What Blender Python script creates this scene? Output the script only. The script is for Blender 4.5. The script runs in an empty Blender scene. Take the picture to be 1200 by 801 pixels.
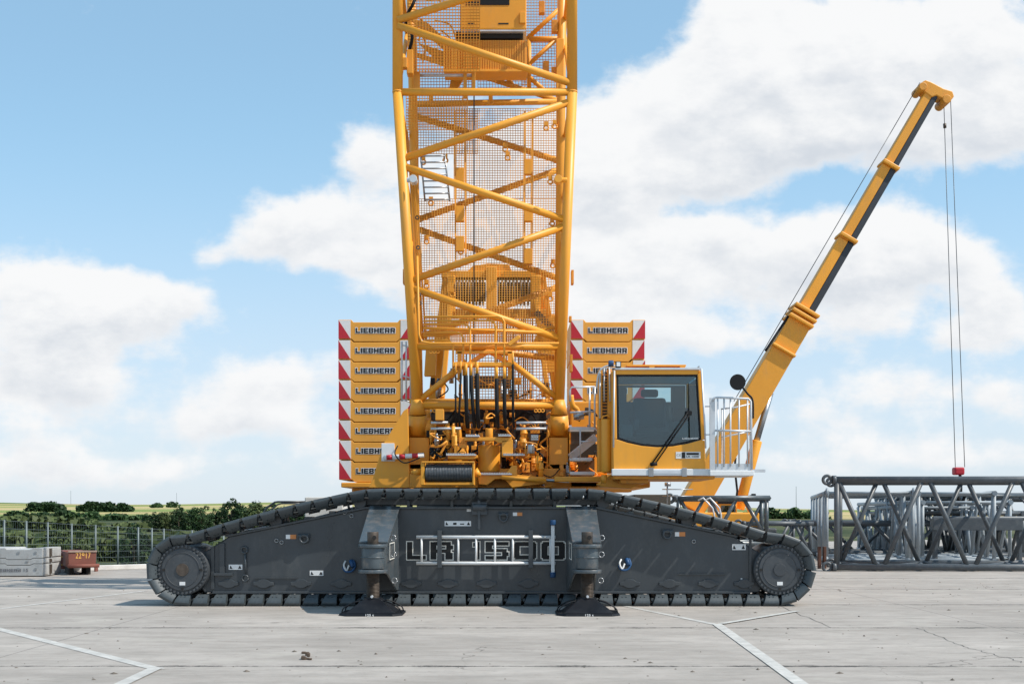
import bpy, bmesh, math, random
from mathutils import Vector, Matrix
R = math.radians
random.seed(7)
sc = bpy.context.scene
C = sc.collection

# ------------------------------------------------------------------ camera
F = 1400.0 / 1200.0            # focal length / picture width
EYE, HZ = 1.485, 600.0         # eye height, horizon row in the photograph
cam_d = bpy.data.cameras.new('camera'); cam = bpy.data.objects.new('camera', cam_d); C.objects.link(cam)
cam.location = (0, 0, EYE); cam.rotation_euler = (R(90), 0, 0)
cam_d.sensor_width = 36; cam_d.lens = 36 * F
cam_d.shift_y = (HZ - 400.5) / 1200.0
cam_d.clip_start = 0.1; cam_d.clip_end = 6000
sc.camera = cam

# ------------------------------------------------------------------ light
SUN_EL, SUN_AZ = 50.0, 19.0    # elevation; degrees the sun stands towards the viewer from the right
sv = Vector((math.cos(R(SUN_EL)) * math.cos(R(SUN_AZ)), -math.cos(R(SUN_EL)) * math.sin(R(SUN_AZ)), math.sin(R(SUN_EL))))
sun_d = bpy.data.lights.new('sun', 'SUN'); sun_d.energy = 3.9; sun_d.angle = R(0.5); sun_d.color = (1, .94, .85)
sun = bpy.data.objects.new('sun', sun_d); C.objects.link(sun)
sun.rotation_euler = sv.to_track_quat('Z', 'Y').to_euler(); sun.location = (20, 0, 30)

sc.view_settings.view_transform = 'Standard'; sc.view_settings.look = 'None'
sc.view_settings.exposure = 0.3; sc.view_settings.gamma = 1

sc.cycles.max_bounces = 7; sc.cycles.diffuse_bounces = 3; sc.cycles.glossy_bounces = 3; sc.cycles.transparent_max_bounces = 8
world = bpy.data.worlds.new('World'); sc.world = world; world.use_nodes = True
def build_world():
    nt = world.node_tree; N = nt.nodes; L = nt.links; N.clear()
    out = N.new('ShaderNodeOutputWorld'); bg = N.new('ShaderNodeBackground'); bg.inputs['Strength'].default_value = 0.128
    L.new(bg.outputs[0], out.inputs[0])
    sky = N.new('ShaderNodeTexSky'); sky.sky_type = 'NISHITA'; sky.sun_disc = False
    sky.sun_elevation = R(SUN_EL); sky.sun_rotation = R(90 + SUN_AZ); sky.altitude = 200
    sky.air_density = 1.0; sky.dust_density = 0.6; sky.ozone_density = 1.6
    def math_(g, op, a, b=None, c=None):
        n = g.nodes.new('ShaderNodeMath'); n.operation = op
        for i, v in enumerate((a, b, c)):
            if v is None: continue
            if isinstance(v, (int, float)): n.inputs[i].default_value = v
            else: g.links.new(v, n.inputs[i])
        return n.outputs[0]
    # cloud density as a function of (u, v) = direction / forward
    g = bpy.data.node_groups.new('cloud_density', 'ShaderNodeTree')
    g.interface.new_socket('P', in_out='INPUT', socket_type='NodeSocketVector')
    g.interface.new_socket('D', in_out='OUTPUT', socket_type='NodeSocketFloat')
    g.interface.new_socket('V', in_out='OUTPUT', socket_type='NodeSocketFloat')
    gi = g.nodes.new('NodeGroupInput'); go = g.nodes.new('NodeGroupOutput')
    wn = g.nodes.new('ShaderNodeTexNoise'); wn.inputs['Scale'].default_value = 9; wn.inputs['Detail'].default_value = 4
    g.links.new(gi.outputs[0], wn.inputs['Vector'])
    ws = g.nodes.new('ShaderNodeVectorMath'); ws.operation = 'SCALE'; ws.inputs['Scale'].default_value = .05
    g.links.new(wn.outputs['Color'], ws.inputs[0])
    wa = g.nodes.new('ShaderNodeVectorMath'); wa.operation = 'ADD'
    g.links.new(gi.outputs[0], wa.inputs[0]); g.links.new(ws.outputs[0], wa.inputs[1])
    wb = g.nodes.new('ShaderNodeVectorMath'); wb.operation = 'SUBTRACT'; wb.inputs[1].default_value = (.025, .025, .025)
    g.links.new(wa.outputs[0], wb.inputs[0])
    sep = g.nodes.new('ShaderNodeSeparateXYZ'); g.links.new(wb.outputs[0], sep.inputs[0])
    total = None; vert = None
    # blobs: photo column, row, half width, half height, weight
    BL = [(570, 190, 90, 60, .85), (575, 310, 110, 80, .85), (480, 330, 70, 40, .5), (1010, 110, 160, 60, .7), (740, 210, 90, 60, .6), (960, 310, 200, 50, .5), (100, 400, 150, 70, .5), (620, 380, 80, 60, .4), (700, 400, 120, 60, .5),
          (30, 330, 60, 34, .85), (110, 340, 60, 30, .8), (190, 362, 75, 26, 1.0), (60, 390, 110, 45, .7), (45, 440, 60, 24, .95), (20, 520, 70, 40, .6), (120, 480, 70, 30, .55), (60, 560, 120, 22, .5),
          (325, 262, 52, 26, .9), (285, 292, 60, 20, .8), (400, 250, 60, 34, 1.0), (440, 178, 38, 32, 1.0), (450, 290, 70, 30, .8), (380, 310, 60, 16, .4),
          (300, 450, 60, 24, .75), (390, 440, 70, 26, .75), (250, 490, 60, 26, .7), (350, 500, 80, 22, .65), (200, 545, 120, 22, .6), (420, 540, 90, 28, .6),
          (710, 160, 66, 44, 1.1), (690, 230, 70, 40, .7), (830, 95, 62, 50, 1.1), (780, 130, 50, 34, .8), (900, 60, 90, 60, .9), (1010, 40, 110, 60, 1.1), (1130, 60, 90, 70, 1.2), (1100, 150, 110, 46, .9), (940, 150, 130, 48, 1.1), (840, 190, 90, 30, .9), (1190, 150, 40, 50, .5),
          (865, 8, 44, 26, .8), (780, 270, 70, 26, .5), (840, 272, 34, 20, 1.0), (900, 300, 70, 28, .8), (1000, 290, 80, 34, 1.0), (1090, 300, 70, 34, .95), (740, 320, 90, 40, .65), (960, 345, 130, 34, .8), (1020, 395, 110, 26, .55),
          (840, 400, 90, 26, .6), (1170, 360, 44, 34, .95), (1160, 400, 60, 20, .6), (650, 400, 90, 60, .5), (1060, 448, 70, 24, .75), (940, 480, 100, 26, .65), (760, 480, 90, 30, .5), (1170, 470, 60, 28, .8), (1040, 520, 120, 24, .6), (1150, 530, 80, 22, .5), (900, 545, 110, 20, .5)]
    for px, py, rx, ry, w in BL:
        rx *= 1.14; ry *= 1.14
        du = math_(g, 'MULTIPLY', math_(g, 'SUBTRACT', sep.outputs[0], (px - 600) / 1400), 1400 / rx)
        dv = math_(g, 'MULTIPLY', math_(g, 'SUBTRACT', sep.outputs[1], (600 - py) / 1400), 1400 / ry)
        d2 = math_(g, 'ADD', math_(g, 'MULTIPLY', du, du), math_(g, 'MULTIPLY', dv, dv))
        e = math_(g, 'MULTIPLY', math_(g, 'EXPONENT', math_(g, 'MULTIPLY', d2, -1.1)), w)
        total = e if total is None else math_(g, 'ADD', total, e)
        ev = math_(g, 'MULTIPLY', e, dv); vert = ev if vert is None else math_(g, 'ADD', vert, ev)
    n1 = g.nodes.new('ShaderNodeTexNoise'); n1.inputs['Scale'].default_value = 15; n1.inputs['Detail'].default_value = 9; n1.inputs['Roughness'].default_value = .6
    mp = g.nodes.new('ShaderNodeMapping'); mp.inputs['Scale'].default_value = (.8, 1.3, 1); g.links.new(gi.outputs[0], mp.inputs[0]); g.links.new(mp.outputs[0], n1.inputs['Vector'])
    tot = math_(g, 'MINIMUM', total, 1.25)
    nz = math_(g, 'MULTIPLY', math_(g, 'SUBTRACT', n1.outputs[0], .5), 1.8)
    n2 = g.nodes.new('ShaderNodeTexNoise'); n2.inputs['Scale'].default_value = 15; n2.inputs['Detail'].default_value = 6; n2.inputs['Roughness'].default_value = .6
    ao = g.nodes.new('ShaderNodeVectorMath'); ao.operation = 'ADD'; ao.inputs[1].default_value = (.010, .026, 0); g.links.new(mp.outputs[0], ao.inputs[0]); g.links.new(ao.outputs[0], n2.inputs['Vector'])
    g.interface.new_socket('R', in_out='OUTPUT', socket_type='NodeSocketFloat')
    g.links.new(math_(g, 'MULTIPLY', math_(g, 'SUBTRACT', n1.outputs[0], n2.outputs[0]), 2.4), go.inputs[2])
    n3 = g.nodes.new('ShaderNodeTexNoise'); n3.inputs['Scale'].default_value = 46; n3.inputs['Detail'].default_value = 5; g.links.new(wb.outputs[0], n3.inputs['Vector'])
    nz = math_(g, 'ADD', nz, math_(g, 'MULTIPLY', math_(g, 'SUBTRACT', n3.outputs[0], .5), .55))
    g.links.new(math_(g, 'ADD', tot, nz), go.inputs[0])
    g.links.new(math_(g, 'DIVIDE', vert, math_(g, 'MAXIMUM', total, .15)), go.inputs[1])
    tc = N.new('ShaderNodeTexCoord'); sp = N.new('ShaderNodeSeparateXYZ'); L.new(tc.outputs['Generated'], sp.inputs[0])
    ay = math_(nt, 'MAXIMUM', math_(nt, 'ABSOLUTE', sp.outputs[1]), .08)
    u = math_(nt, 'DIVIDE', sp.outputs[0], ay); v = math_(nt, 'DIVIDE', sp.outputs[2], ay)
    cb = N.new('ShaderNodeCombineXYZ'); L.new(u, cb.inputs[0]); L.new(v, cb.inputs[1])
    def dens(off):
        a = N.new('ShaderNodeVectorMath'); a.operation = 'ADD'; L.new(cb.outputs[0], a.inputs[0]); a.inputs[1].default_value = off
        q = N.new('ShaderNodeGroup'); q.node_tree = g; L.new(a.outputs[0], q.inputs[0]); return q.outputs
    o0 = dens((0, 0, 0)); d0 = o0[0]; V0 = o0[1]; R0 = o0[2]
    def ramp(val, a, b, lo=0, hi=1):
        m = N.new('ShaderNodeMapRange'); m.interpolation_type = 'SMOOTHSTEP'; L.new(val, m.inputs[0])
        m.inputs[1].default_value = a; m.inputs[2].default_value = b; m.inputs[3].default_value = lo; m.inputs[4].default_value = hi; return m.outputs[0]
    cover = ramp(math_(nt, 'ADD', d0, math_(nt, 'MULTIPLY', V0, .12)), .30, .92)
    relief = R0
    shade0 = ramp(math_(nt, 'ADD', V0, relief), -1.0, .45)
    thick = ramp(d0, .55, 1.25)
    shade = math_(nt, 'SUBTRACT', 1.0, math_(nt, 'MULTIPLY', math_(nt, 'SUBTRACT', 1.0, shade0), math_(nt, 'ADD', math_(nt, 'MULTIPLY', thick, .7), .3)))
    cc = N.new('ShaderNodeMix'); cc.data_type = 'RGBA'; L.new(shade, cc.inputs[0])
    cc.inputs['A'].default_value = (4.2, 4.5, 4.9, 1); cc.inputs['B'].default_value = (6.0, 6.05, 6.1, 1)
    # pale veil towards the horizon
    veil = ramp(v, .0, .42, .80, 0.42)
    hz = N.new('ShaderNodeMix'); hz.data_type = 'RGBA'; L.new(veil, hz.inputs[0]); L.new(sky.outputs[0], hz.inputs['A']); vc = N.new('ShaderNodeMix'); vc.data_type = 'RGBA'; L.new(ramp(v, .02, .35), vc.inputs[0]); vc.inputs['A'].default_value = (4.4, 5.1, 5.9, 1); vc.inputs['B'].default_value = (2.8, 5.1, 6.7, 1); L.new(vc.outputs['Result'], hz.inputs['B'])
    mx = N.new('ShaderNodeMix'); mx.data_type = 'RGBA'; L.new(cover, mx.inputs[0]); L.new(hz.outputs['Result'], mx.inputs['A']); L.new(cc.outputs['Result'], mx.inputs['B'])
    L.new(mx.outputs['Result'], bg.inputs['Color'])
build_world()

# ------------------------------------------------------------------ materials
def mat(name, col, rough=.5, metal=0.0, var=.12, scale=3.0, dirt=None, dirt_amt=.3, bump=0.0, bscale=40, stretch=(1, 1, 1), spec=.5, coat=0):
    m = bpy.data.materials.new(name); m.use_nodes = True
    nt = m.node_tree; N = nt.nodes; L = nt.links; b = N['Principled BSDF']
    b.inputs['Roughness'].default_value = rough; b.inputs['Metallic'].default_value = metal
    b.inputs['Specular IOR Level'].default_value = spec; b.inputs['Coat Weight'].default_value = coat
    tc = N.new('ShaderNodeTexCoord'); mp = N.new('ShaderNodeMapping'); mp.inputs['Scale'].default_value = stretch
    L.new(tc.outputs['Object'], mp.inputs[0])
    n = N.new('ShaderNodeTexNoise'); n.inputs['Scale'].default_value = scale; n.inputs['Detail'].default_value = 6; n.inputs['Roughness'].default_value = .65
    L.new(mp.outputs[0], n.inputs['Vector'])
    mr = N.new('ShaderNodeMapRange'); L.new(n.outputs[0], mr.inputs[0]); mr.inputs[1].default_value = .3; mr.inputs[2].default_value = .7
    mr.inputs[3].default_value = 1 - var; mr.inputs[4].default_value = 1 + var
    mu = N.new('ShaderNodeVectorMath'); mu.operation = 'SCALE'; mu.inputs[0].default_value = col[:3]; L.new(mr.outputs[0], mu.inputs['Scale'])
    last = mu.outputs[0]
    oi = N.new('ShaderNodeObjectInfo'); om = N.new('ShaderNodeMapRange'); L.new(oi.outputs['Random'], om.inputs[0]); om.inputs[3].default_value = .93; om.inputs[4].default_value = 1.05
    m3 = N.new('ShaderNodeVectorMath'); m3.operation = 'SCALE'; L.new(last, m3.inputs[0]); L.new(om.outputs[0], m3.inputs['Scale']); last = m3.outputs[0]
    if dirt:
        n2 = N.new('ShaderNodeTexNoise'); n2.inputs['Scale'].default_value = scale * 2.3; n2.inputs['Detail'].default_value = 8; n2.inputs['Roughness'].default_value = .75
        L.new(mp.outputs[0], n2.inputs['Vector'])
        r2 = N.new('ShaderNodeMapRange'); L.new(n2.outputs[0], r2.inputs[0]); r2.inputs[1].default_value = .5; r2.inputs[2].default_value = .72; r2.inputs[3].default_value = 0; r2.inputs[4].default_value = dirt_amt
        mx = N.new('ShaderNodeMix'); mx.data_type = 'RGBA'; L.new(r2.outputs[0], mx.inputs[0]); L.new(last, mx.inputs['A']); mx.inputs['B'].default_value = (*dirt, 1)
        last = mx.outputs['Result']
    L.new(last, b.inputs['Base Color'])
    rr = N.new('ShaderNodeMapRange'); L.new(n.outputs[0], rr.inputs[0]); rr.inputs[1].default_value = .3; rr.inputs[2].default_value = .7
    rr.inputs[3].default_value = max(.05, rough - .08); rr.inputs[4].default_value = min(1, rough + .12); L.new(rr.outputs[0], b.inputs['Roughness'])
    if bump:
        n3 = N.new('ShaderNodeTexNoise'); n3.inputs['Scale'].default_value = bscale; n3.inputs['Detail'].default_value = 5; L.new(tc.outputs['Object'], n3.inputs['Vector'])
        bp = N.new('ShaderNodeBump'); bp.inputs['Strength'].default_value = bump; bp.inputs['Distance'].default_value = .02; L.new(n3.outputs[0], bp.inputs['Height']); L.new(bp.outputs[0], b.inputs['Normal'])
    return m
YEL = mat('yellow_paint', (.85, .358, .028), .46, var=.07, scale=1.5, dirt=(.55, .29, .09), dirt_amt=.38, stretch=(1, 1, .35))
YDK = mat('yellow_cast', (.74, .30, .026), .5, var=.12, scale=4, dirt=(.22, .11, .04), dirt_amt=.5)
SLABM = mat('yellow_slab', (.85, .385, .05), .55, var=.08, scale=1.6, dirt=(.5, .27, .1), dirt_amt=.3, bump=.03)
FRM = mat('frame_grey', (.046, .054, .061), .32, var=.18, scale=1.6, dirt=(.16, .16, .15), dirt_amt=.25, stretch=(1, 1, .5))
SHOE = mat('track_steel', (.060, .073, .080), .46, metal=.1, var=.2, scale=5, dirt=(.2, .2, .19), dirt_amt=.35)
WHL = mat('wheel_grey', (.05, .057, .064), .45, var=.15, scale=4, dirt=(.16, .15, .14), dirt_amt=.3)
BRK = mat('bracket_grey', (.075, .094, .106), .33, metal=.2, var=.15, scale=3, dirt=(.34, .27, .22), dirt_amt=.45)
BLK = mat('black_rubber', (.009, .009, .010), .7, var=.2, spec=.3)
PAD = mat('pad_black', (.005, .006, .009), .45, var=.2, dirt=(.05, .05, .05), dirt_amt=.25, spec=.3)
ALU = mat('aluminium', (.62, .64, .66), .42, metal=.35, var=.1, scale=5)
WHT = mat('white_paint', (.78, .78, .77), .5, var=.05, scale=4, dirt=(.5, .48, .45), dirt_amt=.25)
STEEL = mat('bare_steel', (.35, .36, .37), .3, metal=.8, var=.15)
RUST = mat('oily_steel', (.09, .07, .055), .45, metal=.4, var=.35, scale=14)
DRUM = mat('wound_rope', (.16, .17, .18), .32, metal=.5, var=.2, scale=20)
ROPE = mat('wire_rope', (.05, .055, .06), .35, metal=.6, var=.25, scale=20)
REDM = mat('red_reflective', (.50, .015, .03), .45, var=.05)
BLUE = mat('blue_plastic', (.015, .07, .18), .5)
DARK = mat('dark_hollow', (.02, .018, .016), .8)
LTG = mat('lattice_dark_grey', (.075, .087, .098), .42, var=.14, scale=2.5, dirt=(.24, .24, .23), dirt_amt=.3)
LTL = mat('lattice_light_grey', (.29, .33, .36), .42, var=.12, scale=2.5, dirt=(.25, .26, .26), dirt_amt=.35)
LINEM = mat('letter_outline', (.85, .82, .74), .5)
LBLK = mat('letter_black', (.006, .006, .006), .6)
GRCW = mat('grey_slab', (.40, .40, .39), .7, var=.14, scale=3, dirt=(.2, .18, .16), dirt_amt=.55)
CONT = mat('container_red', (.20, .065, .045), .7, var=.2, scale=3, dirt=(.12, .06, .045), dirt_amt=.5)
CHALK = mat('chalk_yellow', (.75, .42, .10), .8, var=.2, scale=25)
ORNG = mat('sticker_orange', (.6, .22, .06), .5)
GALV = mat('galvanised', (.14, .17, .175), .5, metal=.3, var=.1)
BARK = mat('bark', (.09, .07, .05), .9, var=.3, scale=8)
def leafmat(name, c):
    m = mat(name, c, .6, var=.45, scale=.6, spec=.2)
    return m
LF = [leafmat('leaf_dark', (.022, .048, .016)), leafmat('leaf_mid', (.035, .07, .022)), leafmat('leaf_olive', (.075, .10, .035))]
def glass(name, tint, refl=.06):
    m = bpy.data.materials.new(name); m.use_nodes = True; nt = m.node_tree; N = nt.nodes; L = nt.links
    for n in list(N):
        if n.type == 'BSDF_PRINCIPLED': N.remove(n)
    out = [n for n in N if n.type == 'OUTPUT_MATERIAL'][0]
    t = N.new('ShaderNodeBsdfTransparent'); t.inputs[0].default_value = (*tint, 1)
    gl = N.new('ShaderNodeBsdfGlossy'); gl.inputs['Roughness'].default_value = .02; gl.inputs[0].default_value = (.9, .95, 1, 1)
    fr = N.new('ShaderNodeFresnel'); fr.inputs[0].default_value = 1.55
    ad = N.new('ShaderNodeMath'); ad.operation = 'ADD'; ad.inputs[1].default_value = refl; L.new(fr.outputs[0], ad.inputs[0])
    mx = N.new('ShaderNodeMixShader'); L.new(ad.outputs[0], mx.inputs[0]); L.new(t.outputs[0], mx.inputs[1]); L.new(gl.outputs[0], mx.inputs[2]); L.new(mx.outputs[0], out.inputs[0])
    return m
GLS = glass('cab_glass', (.62, .76, .79), .025)

# ------------------------------------------------------------------ helpers
class MB:
    def __init__(s): s.v = []; s.f = []; s.sm = []
    def _add(s, vs, fs, smooth=False):
        o = len(s.v); s.v += [tuple(v) for v in vs]; s.f += [tuple(i + o for i in f) for f in fs]; s.sm += [smooth] * len(fs); return s
    def box(s, x0, x1, y0, y1, z0, z1):
        vs = [(x, y, z) for x in (x0, x1) for y in (y0, y1) for z in (z0, z1)]
        return s._add(vs, [(0, 1, 3, 2), (4, 6, 7, 5), (0, 4, 5, 1), (2, 3, 7, 6), (0, 2, 6, 4), (1, 5, 7, 3)])
    def bar(s, a, b, w, h, up=(0, 0, 1)):
        a = Vector(a); b = Vector(b); d = (b - a).normalized(); up = Vector(up)
        sx = d.cross(up)
        if sx.length < 1e-4: sx = d.cross(Vector((0, 1, 0)))
        sx.normalize(); sz = sx.cross(d)
        vs = [p + sx * i * w / 2 + sz * j * h / 2 for p in (a, b) for i in (-1, 1) for j in (-1, 1)]
        return s._add(vs, [(0, 1, 3, 2), (4, 6, 7, 5), (0, 4, 5, 1), (2, 3, 7, 6), (0, 2, 6, 4), (1, 5, 7, 3)])
    def tube(s, a, b, r, n=12, r2=None, caps=True):
        a = Vector(a); b = Vector(b); d = (b - a).normalized(); r2 = r if r2 is None else r2
        q = d.orthogonal().normalized(); w = d.cross(q)
        vs = []
        for p, rr in ((a, r), (b, r2)):
            for i in range(n):
                t = 2 * math.pi * i / n; vs.append(p + (q * math.cos(t) + w * math.sin(t)) * rr)
        s._add(vs, [(i, (i + 1) % n, n + (i + 1) % n, n + i) for i in range(n)], True)
        if caps: o = len(s.v) - 2 * n; s.f += [tuple(o + i for i in reversed(range(n))), tuple(o + n + i for i in range(n))]; s.sm += [False, False]
        return s
    def path(s, pts, r, n=8):
        pts = [Vector(p) for p in pts]; vs = []; k = len(pts); q = None
        for j, p in enumerate(pts):
            d = (pts[min(j + 1, k - 1)] - pts[max(j - 1, 0)]).normalized()
            q = d.orthogonal().normalized() if q is None else (q - d * q.dot(d)).normalized()
            w = d.cross(q)
            for i in range(n):
                t = 2 * math.pi * i / n; vs.append(p + (q * math.cos(t) + w * math.sin(t)) * r)
        fs = [(j * n + i, j * n + (i + 1) % n, (j + 1) * n + (i + 1) % n, (j + 1) * n + i) for j in range(k - 1) for i in range(n)]
        s._add(vs, fs, True); o = len(s.v) - n * k
        s.f += [tuple(o + i for i in reversed(range(n))), tuple(o + (k - 1) * n + i for i in range(n))]; s.sm += [False, False]; return s
    def prism(s, poly, y0, y1):       # poly in x, z
        n = len(poly); vs = [(x, y0, z) for x, z in poly] + [(x, y1, z) for x, z in poly]
        return s._add(vs, [tuple(range(n)), tuple(reversed(range(n, 2 * n)))] + [(i, i + n, (i + 1) % n + n, (i + 1) % n) for i in range(n)])
    def prismx(s, poly, x0, x1):      # poly in y, z
        n = len(poly); vs = [(x0, y, z) for y, z in poly] + [(x1, y, z) for y, z in poly]
        return s._add(vs, [tuple(range(n)), tuple(reversed(range(n, 2 * n)))] + [(i, i + n, (i + 1) % n + n, (i + 1) % n) for i in range(n)])
    def torus(s, c, Rr, r, axis='y', n=20, m=8, a0=0, a1=360):
        pts = []
        k = n if a1 - a0 >= 360 else n
        for i in range(k + 1):
            t = R(a0 + (a1 - a0) * i / k); x, z = Rr * math.cos(t), Rr * math.sin(t)
            pts.append(Vector(c) + (Vector((x, 0, z)) if axis == 'y' else Vector((0, x, z)) if axis == 'x' else Vector((x, z, 0))))
        return s.path(pts, r, m)
    def build(s, name, m, parent=None, bevel=0, origin=None):
        me = bpy.data.meshes.new(name); o = Vector(origin) if origin is not None else Vector((0, 0, 0))
        wp = world_loc(parent) if parent is not None else Vector((0, 0, 0))
        base = o if origin is not None else wp
        me.from_pydata([tuple(Vector(v) - base) for v in s.v], [], s.f)
        me.polygons.foreach_set('use_smooth', s.sm)
        bm = bmesh.new(); bm.from_mesh(me); bmesh.ops.recalc_face_normals(bm, faces=bm.faces); bm.to_mesh(me); bm.free()
        me.materials.append(m); me.update()
        ob = bpy.data.objects.new(name, me); C.objects.link(ob)
        if parent is not None: ob.parent = parent
        ob.location = base - wp
        ob['_w'] = list(base)
        if bevel:
            md = ob.modifiers.new('bevel', 'BEVEL'); md.width = bevel; md.segments = 2; md.limit_method = 'ANGLE'; md.angle_limit = R(40); md.harden_normals = False
        return ob
def world_loc(o): return Vector(o['_w']) if '_w' in o else Vector(o.location)
def tag(o, label=None, cat=None, group=None, kind=None):
    if label: o['label'] = label
    if cat: o['category'] = cat
    if group: o['group'] = group
    if kind: o['kind'] = kind
    return o
def empty(name, loc):
    o = bpy.data.objects.new(name, None); C.objects.link(o); o.location = loc; o['_w'] = list(loc); return o
def P(px, py, Y):
    return Vector(((px - 600) * Y / 1400, Y, EYE - (py - HZ) * Y / 1400))
def X(px, Y): return (px - 600) * Y / 1400
def Z(py, Y): return EYE - (py - HZ) * Y / 1400
def pbox(mb, px0, py0, px1, py1, Ya, Yb): return mb.box(X(px0, Ya), X(px1, Ya), Ya, Yb, Z(py1, Ya), Z(py0, Ya))
def ppoly(pts, Y): return [(X(a, Y), Z(b, Y)) for a, b in pts]
def curve_pts(pts, n=6):            # Catmull-Rom
    pts = [Vector(p) for p in pts]; out = []
    for i in range(len(pts) - 1):
        p0, p1, p2, p3 = pts[max(i - 1, 0)], pts[i], pts[i + 1], pts[min(i + 2, len(pts) - 1)]
        for k in range(n):
            t = k / n
            out.append(.5 * ((2 * p1) + (p2 - p0) * t + (2 * p0 - 5 * p1 + 4 * p2 - p3) * t * t + (3 * p1 - p0 - 3 * p2 + p3) * t ** 3))
    return out + [pts[-1]]
def font_mesh(text, size, sx, offset, name):
    cu = bpy.data.curves.new(name, 'FONT'); cu.body = text; cu.size = size; cu.offset = offset; cu.align_x = 'CENTER'; cu.align_y = 'CENTER'; cu.space_character = 1.12
    o = bpy.data.objects.new(name, cu); C.objects.link(o)
    dg = bpy.context.evaluated_depsgraph_get(); me = bpy.data.meshes.new_from_object(o.evaluated_get(dg))
    bpy.data.objects.remove(o); 
    me.transform(Matrix.Scale(sx, 4, (1, 0, 0))); me.transform(Matrix.Rotation(R(90), 4, 'X')); me.name = name
    return me
GL8 = {'L': (1, [(0, 0, .32, 1), (.32, 0, 1, .26)]), 'I': (.36, [(0, 0, 1, 1)]),
       'E': (1, [(0, 0, .32, 1), (.32, 0, 1, .25), (.32, .40, .9, .62), (.32, .77, 1, 1)]),
       'B': (1.05, [(0, 0, .32, 1), (.32, 0, .93, .22), (.32, .40, .9, .60), (.32, .78, .93, 1), (.68, .22, 1, .40), (.68, .60, 1, .78)]),
       'H': (1.05, [(0, 0, .32, 1), (.68, 0, 1, 1), (.32, .38, .68, .63)]),
       'R': (1.05, [(0, 0, .32, 1), (.32, .78, .93, 1), (.32, .34, .93, .55), (.68, .55, 1, .78), (.60, 0, .96, .34)])}
def block_word(name, width, h, infl, y, m):
    word = 'LIEBHERR'; tot = sum(GL8[c][0] for c in word) + .17 * 7; k = width / tot; x = -width / 2; mb = MB(); i = 0
    for c in word:
        w, rs = GL8[c]
        for (a, b, c2, d) in rs:
            mb.box(x + a * w * k - infl, x + c2 * w * k + infl, y - .0003 * (i % 9), y + .0012, b * h - h / 2 - infl, d * h - h / 2 + infl); i += 1
        x += (w + .17) * k
    me = bpy.data.meshes.new(name); me.from_pydata(mb.v, [], mb.f); me.materials.append(m); return me
def put_mesh(name, me, m, parent, loc):
    if not me.materials: me.materials.append(m)
    o = bpy.data.objects.new(name, me); C.objects.link(o); o.parent = parent; o.location = Vector(loc) - world_loc(parent); o['_w'] = list(loc); return o

CX = -.49
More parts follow.
